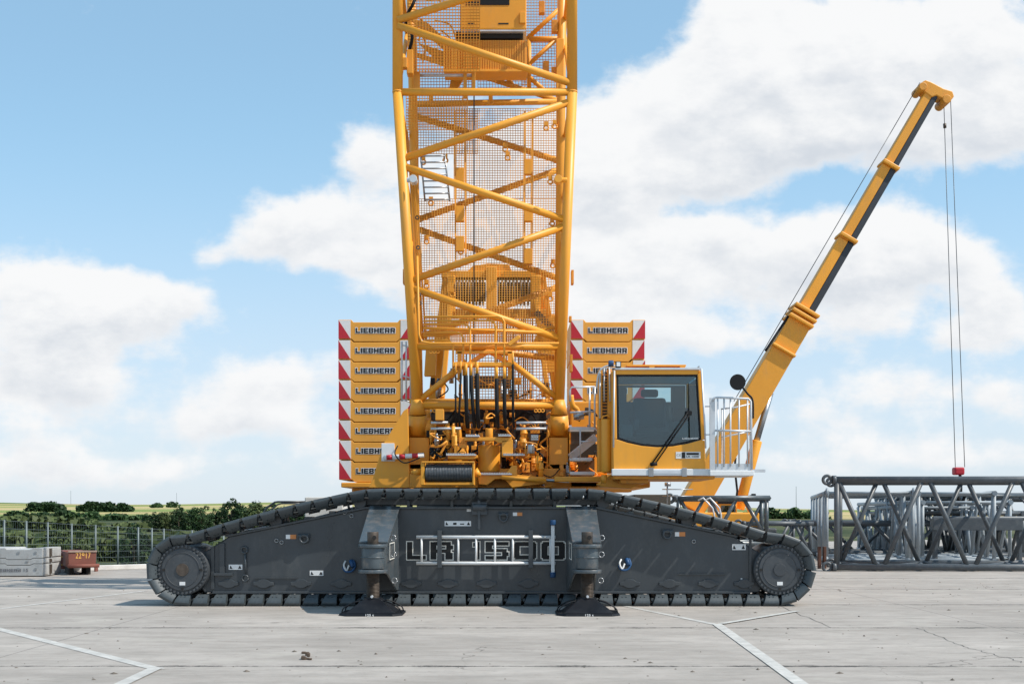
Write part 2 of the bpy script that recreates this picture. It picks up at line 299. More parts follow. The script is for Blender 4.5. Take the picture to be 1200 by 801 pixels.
# ================================================================== GROUND
def ground():
    def h(x, y):
        if y < 34: b = 0
        elif y < 50: b = -(y - 34) / 16 * .8
        elif y < 200: b = -.8 + .1 * math.sin(x * .03)
        else:
            t = (y - 200) / 700; lf = 1 / (1 + math.exp((x / max(y, 1) - .02) * 14))
            b = -.8 + 10.5 * (t ** 1.15) * (.35 + .65 * lf) if y < 900 else -.8 + 10.5 * (.35 + .65 * lf) + (y - 900) * -.004
            b += (1.6 * math.sin(x / 120 + 1) + .9 * math.sin(x / 47 + y / 200)) * min(1, t) * .9
        return b - .03
    ys = [-60, -20, 0, 10, 20, 30, 34] + [34 + 2 * i for i in range(1, 9)] + [60, 75, 90, 110, 130, 160, 200] + [200 + 25 * i for i in range(1, 33)] + [1100, 1300, 1600, 2200, 3500]
    nx = 90; vs = []; fs = []
    for y in ys:
        w = max(150, abs(y) * 1.1 + 120)
        for i in range(nx + 1):
            x = -w + 2 * w * i / nx; vs.append((x, y, h(x, y)))
    for j in range(len(ys) - 1):
        for i in range(nx):
            a = j * (nx + 1) + i; fs.append((a, a + 1, a + nx + 2, a + nx + 1))
    mb = MB(); mb._add(vs, fs, True)
    m = bpy.data.materials.new('fields'); m.use_nodes = True; nt = m.node_tree; N = nt.nodes; L = nt.links; b = N['Principled BSDF']; b.inputs['Roughness'].default_value = .95; b.inputs['Specular IOR Level'].default_value = .1
    tc = N.new('ShaderNodeTexCoord'); mp = N.new('ShaderNodeMapping'); mp.inputs['Scale'].default_value = (.006, .02, 0); mp.inputs['Rotation'].default_value = (0, 0, .12); L.new(tc.outputs['Object'], mp.inputs[0])
    vo = N.new('ShaderNodeTexVoronoi'); vo.inputs['Scale'].default_value = 1.0; vo.inputs['Randomness'].default_value = .9; L.new(mp.outputs[0], vo.inputs['Vector'])
    cr = N.new('ShaderNodeValToRGB'); cr.color_ramp.interpolation = 'CONSTANT'
    el = cr.color_ramp.elements; el[0].position = 0; el[0].color = (.42, .34, .16, 1); el[1].position = .3; el[1].color = (.22, .27, .08, 1)
    for p, c in ((.45, (.48, .38, .2)), (.62, (.12, .17, .05)), (.75, (.36, .34, .14)), (.88, (.2, .24, .08))):
        e = el.new(p); e.color = (*c, 1)
    sx = N.new('ShaderNodeSeparateColor'); L.new(vo.outputs['Color'], sx.inputs[0]); L.new(sx.outputs[0], cr.inputs[0])
    n = N.new('ShaderNodeTexNoise'); mp2 = N.new('ShaderNodeMapping'); mp2.inputs['Scale'].default_value = (.5, 1.2, 1); L.new(tc.outputs['Object'], mp2.inputs[0]); n.inputs['Scale'].default_value = .09; n.inputs['Detail'].default_value = 9; n.inputs['Roughness'].default_value = .72; L.new(mp2.outputs[0], n.inputs['Vector'])
    near = N.new('ShaderNodeValToRGB'); L.new(n.outputs[0], near.inputs[0]); ne = near.color_ramp.elements
    ne[0].position = .42; ne[0].color = (.026, .046, .02, 1); ne[1].position = .58; ne[1].color = (.12, .12, .06, 1)
    sp = N.new('ShaderNodeSeparateXYZ'); L.new(tc.outputs['Object'], sp.inputs[0])
    mr = N.new('ShaderNodeMapRange'); L.new(sp.outputs[1], mr.inputs[0]); mr.inputs[1].default_value = 270; mr.inputs[2].default_value = 340
    mx = N.new('ShaderNodeMix'); mx.data_type = 'RGBA'; L.new(mr.outputs[0], mx.inputs[0]); L.new(near.outputs[0], mx.inputs['A']); L.new(cr.outputs[0], mx.inputs['B'])
    L.new(mx.outputs['Result'], b.inputs['Base Color'])
    tag(mb.build('ground', m), kind='structure')
ground()

def pavement_mat():
    m = bpy.data.materials.new('concrete'); m.use_nodes = True; nt = m.node_tree; N = nt.nodes; L = nt.links; b = N['Principled BSDF']
    tc = N.new('ShaderNodeTexCoord')
    def noise(scale, stretch, det=8, rough=.7):
        mp = N.new('ShaderNodeMapping'); mp.inputs['Scale'].default_value = stretch; L.new(tc.outputs['Object'], mp.inputs[0])
        n = N.new('ShaderNodeTexNoise'); n.inputs['Scale'].default_value = scale; n.inputs['Detail'].default_value = det; n.inputs['Roughness'].default_value = rough; L.new(mp.outputs[0], n.inputs['Vector']); return n.outputs[0]
    def ma(op, a, b_=None, c=None):
        n = N.new('ShaderNodeMath'); n.operation = op
        for i, v in enumerate((a, b_, c)):
            if v is None: continue
            if isinstance(v, (int, float)): n.inputs[i].default_value = v
            else: L.new(v, n.inputs[i])
        return n.outputs[0]
    def mr(v, a, b_, lo=0, hi=1):
        n = N.new('ShaderNodeMapRange'); L.new(v, n.inputs[0]); n.inputs[1].default_value = a; n.inputs[2].default_value = b_; n.inputs[3].default_value = lo; n.inputs[4].default_value = hi; return n.outputs[0]
    def mix(f, A, B):
        n = N.new('ShaderNodeMix'); n.data_type = 'RGBA'
        if isinstance(f, float): n.inputs[0].default_value = f
        else: L.new(f, n.inputs[0])
        for k, v in (('A', A), ('B', B)):
            if isinstance(v, tuple): n.inputs[k].default_value = (*v, 1)
            else: L.new(v, n.inputs[k])
        return n.outputs['Result']
    c = mix(mr(noise(.35, (.6, 1.2, 1)), .35, .65), (.318, .286, .256), (.455, .412, .372))
    c = mix(mr(noise(1.6, (1, 1.3, 1), 10, .8), .46, .64, 0, .5), c, (.285, .255, .225))
    c = mix(mr(noise(2.6, (.45, 1.5, 1), 10, .75), .46, .66, 0, .5), c, (.21, .195, .172))
    c = mix(mr(noise(12.0, (.9, 1.1, 1), 6, .85), .57, .66, 0, .5), c, (.18, .16, .14))
    c = mix(mr(noise(.9, (.7, .9, 1), 6, .6), .58, .70, 0, .6), c, (.47, .435, .385))
    c = mix(mr(noise(5.0, (1, 1, 1), 8, .9), .64, .70, 0, .6), c, (.10, .09, .08))
    vo = N.new('ShaderNodeTexVoronoi'); vo.feature = 'DISTANCE_TO_EDGE'; vo.inputs['Scale'].default_value = .22
    wv = N.new('ShaderNodeVectorMath'); wv.operation = 'ADD'; nn = N.new('ShaderNodeTexNoise'); nn.inputs['Scale'].default_value = 1.3; nn.inputs['Detail'].default_value = 6; L.new(tc.outputs['Object'], nn.inputs['Vector']); L.new(tc.outputs['Object'], wv.inputs[0]); L.new(nn.outputs['Color'], wv.inputs[1]); L.new(wv.outputs[0], vo.inputs['Vector'])
    ck = ma('MULTIPLY', ma('LESS_THAN', vo.outputs['Distance'], .0022), mr(noise(.3, (1, 1, 1), 3), .5, .6, 0, .75))
    c = mix(ck, c, (.10, .09, .08))
    # expansion joints every 3.85 m, ragged
    sp = N.new('ShaderNodeSeparateXYZ'); L.new(tc.outputs['Object'], sp.inputs[0])
    wob = ma('MULTIPLY', ma('SUBTRACT', noise(1.2, (1, .2, 1), 6), .5), .07)
    yy = ma('ADD', sp.outputs[1], wob)
    d = ma('ABSOLUTE', ma('SUBTRACT', ma('MODULO', ma('ADD', yy, 1.925), 3.85), 1.925))
    wdt = mr(noise(1.6, (1, .3, 1), 7, .8), .40, .66, .012, .085)
    j = ma('MULTIPLY', ma('LESS_THAN', d, wdt), mr(noise(2.2, (1, .1, 1), 5, .8), .38, .55, .35, .95))
    c = mix(j, c, (.07, .065, .06))
    d2 = ma('ABSOLUTE', ma('SUBTRACT', ma('MODULO', ma('ADD', ma('ADD', sp.outputs[0], wob), 103.0), 11.5), 5.75))
    c = mix(ma('MULTIPLY', ma('LESS_THAN', d2, .010), .6), c, (.12, .115, .11))
    L.new(c, b.inputs['Base Color'])
    b.inputs['Roughness'].default_value = .85; b.inputs['Specular IOR Level'].default_value = .25
    bp = N.new('ShaderNodeBump'); bp.inputs['Strength'].default_value = .4; bp.inputs['Distance'].default_value = .012; L.new(noise(22, (1, 1, 1), 8, .8), bp.inputs['Height']); L.new(bp.outputs[0], b.inputs['Normal'])
    return m
def flat(name, pts, z, m, kind='structure'):
    mb = MB(); n = len(pts); mb._add([(x, y, z) for x, y in pts], [tuple(range(n))]); o = mb.build(name, m); tag(o, kind=kind); return o
CONC = pavement_mat()
EDGE = [(-60, 24.5), (-13, 28.9), (-9.6, 31.6), (-6, 33.5), (0, 52), (40, 75), (90, 75)]
flat('pavement', [(90, -12), (90, 75), (40, 75), (0, 52), (-6, 33.5), (-9.6, 31.6), (-13, 28.9), (-60, 24.5), (-60, -12)][::-1], 0.0, CONC)
kb = MB()
for (a, b) in zip(EDGE[:-3], EDGE[1:-2]):
    kb.bar((a[0], a[1] + .1, .06), (b[0], b[1] + .1, .06), .2, .12)
tag(kb.build('kerb', mat('kerb_concrete', (.62, .60, .57), .8, var=.15), bevel=.01), kind='structure')

def paintmat():
    m = mat('worn_line_paint', (.47, .455, .425), .8, var=.2, scale=5, dirt=(.36, .34, .31), dirt_amt=.95)
    return m
LINE = paintmat()
def gp(px, py):
    Y = EYE * 1400 / (py - HZ); return Vector((X(px, Y), Y))
def stripe(name, p, q, w, z, m, jag=0):
    a = gp(*p); b = gp(*q); d = (b - a).normalized(); nrm = Vector((-d.y, d.x)); n = 14 if jag else 1
    up = []; dn = []
    for i in range(n + 1):
        c = a.lerp(b, i / n); j = Vector((random.uniform(-jag, jag), random.uniform(-jag, jag)))
        up.append(c + j + nrm * w / 2 * (random.uniform(.5, 1.3) if jag else 1)); dn.append(c + j - nrm * w / 2 * (random.uniform(.5, 1.3) if jag else 1))
    return flat(name, [tuple(v) for v in up] + [tuple(v) for v in reversed(dn)], z, m)
stripe('painted_line', (-40, 727), (186, 784), .13, .004, LINE)
stripe('painted_line', (184, 782), (120, 812), .13, .008, LINE)
stripe('painted_line', (700, 703), (842, 732), .11, .004, LINE)
stripe('painted_line', (840, 731), (945, 806), .13, .008, LINE)
stripe('painted_line', (845, 731), (935, 716), .10, .0122, LINE)
stripe('painted_line', (0, 713), (170, 692), .10, .004, LINE)
CRK = mat('crack_dark', (.10, .095, .09), .95, var=.3, scale=10)
for p, q in (((905, 706), (975, 735)), ((1075, 735), (1130, 757)), ((1130, 757), (1200, 776)), ((20, 735), (60, 737)), ((600, 684), (640, 690))):
    stripe('crack', p, q, .010, .004, CRK, .03)
gr = MB(); rg = random.Random(9)
for i in range(420):
    Yg = rg.uniform(10, 27); xg = rg.uniform(-.5, .5) * Yg; q = rg.choice([.006, .008, .012, .02]) * rg.uniform(.6, 1.2); w_ = q * rg.uniform(.8, 2)
    gr._add([(xg - w_, Yg, .001), (xg, Yg - q, .001), (xg + w_, Yg + q * .3, .001), (xg + q * .2, Yg + w_, .001), (xg, Yg, .001 + q * .8)], [(0, 1, 4), (1, 2, 4), (2, 3, 4), (3, 0, 4)])
tag(gr.build('grit', mat('grit_brown', (.13, .11, .09), .9, var=.5, scale=2)), 'scattered grit and crumbs on the concrete', kind='stuff')
# small debris on the concrete
cl = MB()
for i in range(9):
    a = gp(360 + random.uniform(-6, 6), 769 + random.uniform(-4, 4)); cl.box(a.x - .015, a.x + .015 + random.random() * .02, a.y - .015, a.y + .02, 0.001, .012 + random.random() * .03)
tag(cl.build('debris', mat('debris_brown', (.10, .07, .05), .9), bevel=.006), 'small clump of brown dirt lying on the bare concrete near the viewer', 'debris')

# ================================================================== TREES AND HEDGES
def crown_mesh(name, m, rx, ry, h, n, leaf, seed, base=.12):
    rd = random.Random(seed); mb = MB()
    cl = []
    for i in range(max(8, n // 55)):
        while True:
            x, y, z = rd.uniform(-1, 1), rd.uniform(-1, 1), rd.uniform(-1, 1)
            r = math.sqrt(x * x + y * y + z * z)
            if .35 < r < 1: break
        cl.append((x * rx * .85, y * ry * .85, h * max(.03, min(.97, .5 + .58 * z)), rd.uniform(.18, .38) * min(rx, h * .6)))
    for i in range(n):
        c = cl[rd.randrange(len(cl))]
        d = Vector((rd.gauss(0, 1), rd.gauss(0, 1), rd.gauss(0, .8))).normalized() * c[3] * rd.uniform(.5, 1.05)
        p = Vector((c[0], c[1], c[2])) + d; p.z = max(p.z, .02)
        nrm = (d.normalized() + Vector((rd.gauss(0, .5), rd.gauss(0, .5), rd.gauss(0, .5) + .3))).normalized()
        q = nrm.orthogonal().normalized(); w = nrm.cross(q); s_ = leaf * rd.uniform(.6, 1.3); t = rd.uniform(0, 6.28)
        e1 = (q * math.cos(t) + w * math.sin(t)) * s_; e2 = (w * math.cos(t) - q * math.sin(t)) * s_ * .7
        mb._add([p - e1, p + e2, p + e1, p - e2], [(0, 1, 2, 3)])
    me = bpy.data.meshes.new(name); me.from_pydata(mb.v, [], mb.f); me.materials.append(m); me.update(); return me
def trunk_mesh(h, r):
    mb = MB(); mb.tube((0, 0, -.3), (0, 0, h * .6), r, 8, r * .5)
    for i in range(4):
        a = i * 1.6; mb.tube((0, 0, h * (.3 + .07 * i)), (math.cos(a) * h * .22, math.sin(a) * h * .22, h * (.6 + .05 * i)), r * .4, 6, r * .15)
    me = bpy.data.meshes.new('trunk'); me.from_pydata(mb.v, [], mb.f); me.materials.append(BARK); return me
CROWNS = [crown_mesh('crown', LF[k % 2 if k < 4 else 2], 2.0 + .2 * k, 2.0, 5.0, 1500, .20, 40 + k) for k in range(5)]
TR = trunk_mesh(5, .16)
def tree(x, y, z, s, k, label, group, name='tree'):
    t = empty(name, (x, y, z)); tag(t, label, 'tree', group)
    for nm, me in (('crown', CROWNS[k]), ('trunk', TR)):
        o = bpy.data.objects.new(nm, me); C.objects.link(o); o.parent = t
    t.scale = (s, s, s * random.uniform(.85, 1.1)); t.rotation_euler.z = random.uniform(0, 6.28); return t
rd = random.Random(5)
GL = 'trees in the belt beyond the fence'
row = []
for i in range(27):
    px = 172 + i * 7.4 + rd.uniform(-3, 3); Y = rd.choice([150, 165, 185, 205])
    top = 598 - 7 * math.exp(-((px - 300) / 22) ** 2) - 3 * math.exp(-((px - 218) / 25) ** 2) + rd.uniform(-2, 5)
    row.append((px, Y, top))
row += [(306, 140, 587), (271, 160, 590), (215, 160, 594), (234, 165, 595), (285, 170, 595), (318, 150, 591), (332, 150, 593), (345, 170, 597), (360, 170, 598)]
for i, (px, Y, top) in enumerate(row):
    hgt = (HZ - top) * Y / 1400 + EYE + 1.0
    s = hgt / 5.0; k = rd.choice([0, 1, 2, 3, 0, 1, 4])
    tree(X(px, Y), Y, -.9, s, k, 'bushy %s tree in the dense belt of trees beyond the wire fence' % ('olive green' if k == 4 else 'dark green'), GL, 'tree')
# hedgerows across the fields
def hedge(px0, px1, Y, zb, h, n, label, m, seed, name='hedge'):
    rd = random.Random(seed); mb = MB(); x0, x1 = X(px0, Y), X(px1, Y)
    lumps = [(rd.uniform(x0, x1), h * rd.uniform(.5, 1.15), rd.uniform(1.2, 4)) for _ in range(int((x1 - x0) / 2.0))]
    for i in range(n):
        lx, lh, lw = rd.choice(lumps); a = rd.uniform(0, math.pi); r = math.sqrt(rd.random())
        p = Vector((lx + math.cos(a) * r * lw, Y + rd.uniform(-2, 2), zb + max(.0, math.sin(a)) * r * lh))
        nrm = Vector((rd.gauss(0, 1), rd.gauss(-.6, .6), rd.gauss(.6, .6))).normalized(); q = nrm.orthogonal().normalized(); w = nrm.cross(q); s_ = .5 * rd.uniform(.6, 1.3)
        mb._add([p - q * s_, p + w * s_, p + q * s_, p - w * s_], [(0, 1, 2, 3)])
    o = mb.build(name, m); tag(o, label, 'hedge'); return o
hedge(35, 165, 420, 2.0, 2.9, 5200, 'long dark hedgerow crossing the pale fields high on the hillside', LF[0], 1)
hedge(15, 75, 300, -.3, 1.9, 2600, 'low dark hedge just above the fence top at the far left', LF[0], 2)
hedge(85, 180, 260, -1.2, 2.4, 3600, 'low dark hedge behind the red container and fence, running to the tree belt', LF[1], 3)
hedge(178, 205, 560, 4.0, 2.4, 900, 'small clump of bushes on the green field above the tree belt', LF[1], 4)
hedge(335, 420, 230, -.8, 5.0, 3600, 'dark hedge behind the rear crawler, right of the tree belt', LF[0], 9)
hedge(880, 960, 300, -.9, 3.2, 2500, 'low dark hedge on the far hill right of the crane', LF[1], 5)
hedge(10, 250, 60, -.9, 1.0, 9000, 'rough green weeds and low shrubs growing along the wire fence', LF[2], 6, 'shrub_row')
hedge(-40, 250, 90, -.95, .9, 3000, 'scattered low scrub on the slope between the fence and the hedges', LF[2], 11, 'shrub_row')
hedge(-40, 180, 150, -.8, 1.6, 4200, 'broken line of scrub across the lower meadow at the far left', LF[2], 12, 'shrub_row')
# two thin shrubs by the fence
for px, pt, k, lab in ((84, 618, 4, 'small olive and brown shrub standing behind the red container'), (157, 616, 2, 'thin sparse sapling rising against the wire fence')):
    Y = 46; s = ((HZ - pt) * Y / 1400 + EYE + .7) / 5
    t = tree(X(px, Y), Y, -.75, s, k, lab, None, 'shrub'); t.scale = (s * .9, s * .9, s)

# ================================================================== FENCE
def fence():
    f = empty('wire_fence', (X(80, 44), 44, -.6)); tag(f, 'galvanised wire mesh fence with slim posts along the yard edge', 'fence')
    posts = [(-30, 38), (5, 39.5), (31, 40.5), (56, 41.4), (84, 42.3), (112, 43.2), (138, 44), (162, 45), (178, 46), (192, 47), (225, 48), (262, 49)]
    top = []
    for i, (px, Y) in enumerate(posts):
        x = X(px, Y); zt = Z(611 + (px - 31) * .055, Y)
        MB().tube((x, Y, -.75), (x, Y, zt + .03), .035, 8).build('post', GALV, f); top.append(Vector((x, Y, zt)))
    for a, b in zip(top[:-1], top[1:]):
        mb = MB(); n = max(6, int((b - a).length / .10))
        for k in range(1, n):
            p = a.lerp(b, k / n); mb.bar((p.x, p.y, -.65), (p.x, p.y, p.z), .0045, .0045)
        for k in range(8):
            t = k / 7; mb.bar((a.x, a.y, a.z * (1 - t) - .6 * t), (b.x, b.y, b.z * (1 - t) - .6 * t), .012, .012)
        mb.build('mesh_panel', GALV, f)
fence()

# ================================================================== GREY SLAB STACK AND RED CONTAINER (left)
def grey_stack():
    Y = 27.6; z0 = 0.02; hs = [.27, .13, .24]; zt = 0; names = ['bottom', 'middle', 'top']
    x0, x1 = X(-60, Y), X(49.5, Y)
    for i, h in enumerate(hs):
        o = empty('counterweight_slab', (X(20, Y), Y, zt))
        tag(o, '%s layer of the flat grey slabs stacked at the yard edge beside the red container' % names[i], 'counterweight', 'grey slabs stacked at the yard edge')
        def prof(z):
            pts = []
            for (px, d) in ((-60, 0), (6, 0), (8, -.035), (35, -.035), (39, 0), (49.5, 0)): pts.append((X(px, Y), z + d))
            return pts
        bot = prof(zt + (0.035 if i else .0)); tp = prof(zt + h - .012 + .035)
        if i == 0: bot = [(a, .02 if 6 < j < 9 else .02) for j, (a, b) in enumerate(bot)]
        MB().prism(bot + tp[::-1], Y, Y + 1.15).build('slab_body', GRCW, o, bevel=.008)
        for px in ((-45, 20, 40) if i != 1 else (30,)):
            pbox(MB(), px, Z2(zt + h * .75, Y), px + 3, Z2(zt + h * .55, Y), Y - .012, Y + .01).build('lifting_lug', STEEL, o, bevel=.003)
        xr = X(49.5, Y)
        MB().box(xr - .01, xr + .03, Y + .42, Y + .52, zt + .05, zt + h).build('bolt_guide', RUST, o, bevel=.004)
        MB().box(xr - .01, xr + .012, Y + .05, Y + .36, zt + .05, zt + h - .02).build('end_plate', GRCW, o, bevel=.006)
        MB().box(xr - .01, xr + .012, Y + .60, Y + 1.1, zt + .05, zt + h - .02).build('end_plate', GRCW, o, bevel=.006)
        if i == 0:
            FADE = mat('faded_print', (.16, .16, .17), .8, var=.5, scale=30); put_mesh('lettering', block_word('lettering', .62, .065, 0, 0, FADE), FADE, o, (X(9, Y), Y - .006, zt + .15)); put_mesh('number', font_mesh('15', .10, 1.2, .003, 'number'), FADE, o, (X(30, Y), Y - .006, zt + .15))
        zt += h
def Z2(z, Y): return HZ - (z - EYE) * 1400 / Y
grey_stack()
def container():
    Y = 28.2; o = empty('skip_container', (X(80.5, Y), Y, 0)); tag(o, 'red open steel container with yellow chalk digits beside the grey slabs', 'container')
    za, zb = .1, Z(647, Y)
    mb = MB(); x0, x1 = X(80.5, Y), X(109.5, Y); th = .04
    poly = [(x0, za + .08), (x1 + .02, za + .08), (x1 + .04, zb), (x0 - .01, zb)]
    mb.prism(poly, Y, Y + .05)
    mb.box(x0, x0 + th, Y + .05, Y + 1.4, za + .08, zb); mb.box(x1 - th, x1, Y + .05, Y + 1.4, za + .08, zb); mb.box(x0 + th, x1 - th, Y + 2.15, Y + 1.4, za + .08, zb); mb.box(x0 + th, x1 - th, Y + .05, Y + 1.35, za + .08, za + .14)
    mb.build('body', CONT, o, bevel=.01)
    MB().tube((x0 - .02, Y - .03, za + .12), (x1 + .1, Y - .03, za + .12), .045, 10).build('lower_rail', CONT, o)
    m2 = MB(); m2.box(x0 - .01, x1 + .05, Y - .02, Y + .03, zb + .0, zb + .04); m2.build('rim', mat('worn_rim', (.35, .25, .2), .7, var=.3), o, bevel=.005)
    for dx in (.05, x1 - x0 - .15): MB().box(x0 + dx, x0 + dx + .1, Y + .3, Y + 1.2, .004, za + .08).build('skid', DARK, o)
    put_mesh('chalk_digits', font_mesh('22917', .2, .62, .002, 'chalk_digits'), CHALK, o, (X(96.5, Y), Y - .006, za + .36))
    o.rotation_euler.z = R(27)
    q = empty('skip_container', (X(76, 29.5), 29.5, 0)); tag(q, 'second red container mostly hidden behind the grey slabs', 'container')
    MB().box(X(66, 29.5), X(80, 29.5), 29.3, 31, .1, .50).build('body', CONT, q, bevel=.01)
    MB().torus((X(72.5, 29.3), 29.29, .30), .10, .012, 'y', 18, 6).build('chalk_mark', CHALK, q)
    k = MB(); k.box(X(110.2, 30), X(112, 30), 30, 30.2, .0, .11); tag(k.build('marker_post', CONT, None, bevel=.01), 'short red marker block on the pale kerb beside the red container', 'marker')
container()

# ================================================================== COUNTERWEIGHT STACKS
def counterweights():
    Yc = 28.5; pitch = .4785; W = .885
    tx_w = block_word('lettering_border', .94, .122, .014, .0, WHT); tx_b = block_word('lettering', .94, .122, 0, .0, LBLK)
    ordn = ['top', 'second from top', 'third from top', 'fourth from top', 'fourth from bottom', 'third from bottom', 'second from bottom', 'bottom']
    for side, cx in (('left', X(440.3, Yc)), ('right', X(712, Yc))):
        for i in range(8):
            zt = 6.085 - i * pitch; z0 = zt - pitch + .008
            o = empty('counterweight_slab', (cx, Yc + .8, z0))
            where = 'stack left of the boom' if side == 'left' else 'stack behind the cab'
            extra = {('left', 0): ', open to the sky', ('right', 0): ', open to the sky'}.get((side, i), '')
            tag(o, 'yellow counterweight slab, %s of the %s%s' % (ordn[i], where, extra), 'counterweight', 'yellow counterweight slabs in two tall stacks')
            rj = random.Random(i * 3 + (side == 'left')); d = .06; a = W - .31
            prof_b = [(-W, z0), (-a - .0, z0), (-a + .07, z0 - d), (a - .07, z0 - d), (a, z0), (W, z0)]
            prof_t = [(-W, zt - .008), (-a, zt - .008), (-a + .05, zt - d - .008), (a - .05, zt - d - .008), (a, zt - .008), (W, zt - .008)]
            b1 = [(cx + x, z) for x, z in prof_b]; t1 = [(cx + x, z) for x, z in prof_t]
            MB().prism(b1 + t1[::-1], Yc, Yc + 1.9).build('slab_body', SLABM, o, bevel=.012)
            for s in (-1, 1):
                xa, xb = sorted((cx + s * W, cx + s * (a + .02))); zz0, zz1 = z0 + .012, zt - .02
                if side == 'left': flip = s > 0
                else: flip = s > 0
                MB().box(xa + .004, xb, Yc - .008, Yc - .002, zz0, zz1).build('hazard_panel', WHT, o)
                tri = [(xa + .004, zz0), (xb, zz0), (xb if flip else xa + .004, zz1)]
                MB().prism(tri, Yc - .012, Yc - .0082).build('hazard_triangle', REDM, o)
            zc = z0 + (zt - z0) * .5 - .03
            put_mesh('lettering_border', tx_w, WHT, o, (cx, Yc - .005, zc)); put_mesh('lettering', tx_b, LBLK, o, (cx, Yc - .009, zc))
            MB().box(cx - .12, cx + .12, Yc + .8, Yc + 1.1, zt - d - .02, zt - .02).build('locating_lug', SLABM, o)
            o.location.x += rj.uniform(-.012, .012); o.rotation_euler.z = R(rj.uniform(-.35, .35))
counterweights()

# ================================================================== CRAWLER CRANE
crane = empty('crawler_crane', (CX, 23.1, 0)); tag(crane, 'huge yellow crawler crane with lattice boom on dark grey tracks', 'crane')
def track_path():
    Rw = .575; ex = 4.745; pts = []
    top = [(-3.95, 1.36), (-2.95, 1.62), (-1.95, 1.84), (-1.75, 1.865), (1.75, 1.865), (1.95, 1.84), (2.95, 1.62), (3.95, 1.36)]
    n = 60
    for i in range(n + 1): pts.append((-ex + 2 * ex * i / n, 0))
    for i in range(1, 25): t = R(-90 + i * 7.9); pts.append((ex + Rw * math.cos(t), Rw + Rw * math.sin(t)))
    q = pts[-1]
    up = [q] + [(x, z) for x, z in reversed(top)] + [(-q[0], q[1])]
    for a, b in zip(up[:-1], up[1:]):
        for k in range(1, 9): pts.append((a[0] + (b[0] - a[0]) * k / 8, a[1] + (b[1] - a[1]) * k / 8))
    for i in range(1, 25): t = R(99.6 + i * 170.4 / 25); pts.append((-ex + Rw * math.cos(t), Rw + Rw * math.sin(t)))
    return [Vector((x, 0, z)) for x, z in pts]
def shoe_mesh():
    mb = MB(); y1 = 1.2; L2 = .141
    mb.box(-L2 + .010, L2 - .040, .165, y1 - .165, 0, .034)                           # ground plate
    prof = [(.022, .006), (.0, .028), (.0, .055), (.02, .095), (.055, .135), (.10, .172), (.17, .178)]      # y inset, z: the rounded shoe end
    for sgn in (0, 1):
        vs = []
        for (yy, zz) in prof:
            t_ = zz / .178; x0_, x1_ = -L2 + .002 + .078 * t_, L2 - .017 - .010 * t_
            if sgn: yy = y1 - yy
            vs += [(x0_, yy, zz), (x1_, yy, zz)]
        k_ = len(prof); mb._add(vs, [(2 * i, 2 * i + 1, 2 * i + 3, 2 * i + 2) for i in range(k_ - 1)], True)
        yb = .165 if not sgn else y1 - .165; b_ = [(v[0], yb, v[2]) for v in vs]; vs = [v for v in vs]
        fs = [(2 * i, 2 * i + 2, 2 * k_ + 2 * i + 2, 2 * k_ + 2 * i) for i in range(k_ - 1)] + [(2 * i + 1, 2 * i + 3, 2 * k_ + 2 * i + 3, 2 * k_ + 2 * i + 1) for i in range(k_ - 1)]
        fs += [(2 * k_ - 2, 2 * k_ - 1, 4 * k_ - 1, 4 * k_ - 2), (0, 1, 2 * k_ + 1, 2 * k_)]
        fs += [tuple([2 * k_ + 2 * i for i in range(k_)] + [2 * k_ + 2 * i + 1 for i in reversed(range(k_))])]
        mb._add(vs + b_, fs)
    mb.box(-L2 + .10, L2 - .06, .17, y1 - .17, .034, .16)
    mb.tube((-L2 + .02, .10, .09), (-L2 + .02, .3, .09), .03, 8)
    for x in (-.02, .04): mb.tube((x, .045, .14), (x, .08, .14), .012, 6)
    me = bpy.data.meshes.new('track_shoe'); me.from_pydata(mb.v, [], mb.f); me.polygons.foreach_set('use_smooth', mb.sm)
    bm = bmesh.new(); bm.from_mesh(me); bmesh.ops.recalc_face_normals(bm, faces=bm.faces)
    bmesh.ops.bevel(bm, geom=[e for e in bm.edges if len(e.link_faces) == 2 and e.calc_face_angle(0) > .7], offset=.008, segments=2, affect='EDGES'); bm.to_mesh(me); bm.free()
    me.materials.append(SHOE); return me
def lay_shoes(Y0, parent, single=None):
    pts = track_path(); seg = []; L = 0
    loop = pts + [pts[0]]
    cum = [0]
    for a, b in zip(loop[:-1], loop[1:]): L += (b - a).length; cum.append(L)
    n = round(L / .293); pitch = L / n; me = shoe_mesh(); k = 0
    def at(s):
        s %= L; 
        for i in range(len(cum) - 1):
            if cum[i] <= s <= cum[i + 1] and cum[i + 1] > cum[i]:
                return loop[i].lerp(loop[i + 1], (s - cum[i]) / (cum[i + 1] - cum[i]))
    merged = MB()
    for i in range(n):
        s = i * pitch; a, b = at(s - pitch * .46), at(s + pitch * .46); t = (b - a).normalized(); nrm = Vector((-t.z, 0, t.x)); c = (a + b) / 2
        M = Matrix(((t.x, 0, nrm.x, c.x + CX), (0, 1, 0, Y0), (t.z, 0, nrm.z, c.z + .002), (0, 0, 0, 1)))
        if single is None:
            o = bpy.data.objects.new('track_shoe', me); C.objects.link(o); o.parent = parent; o.matrix_local = Matrix.Translation(-world_loc(parent)) @ M
        else:
            merged._add([M @ v.co for v in me.vertices], [tuple(p.vertices) for p in me.polygons])
    if single: 
        o = merged.build(single, SHOE, parent); o['kind'] = 'stuff'
lay_shoes(18.9, crane)
lay_shoes(26.1, crane, 'track_shoes')

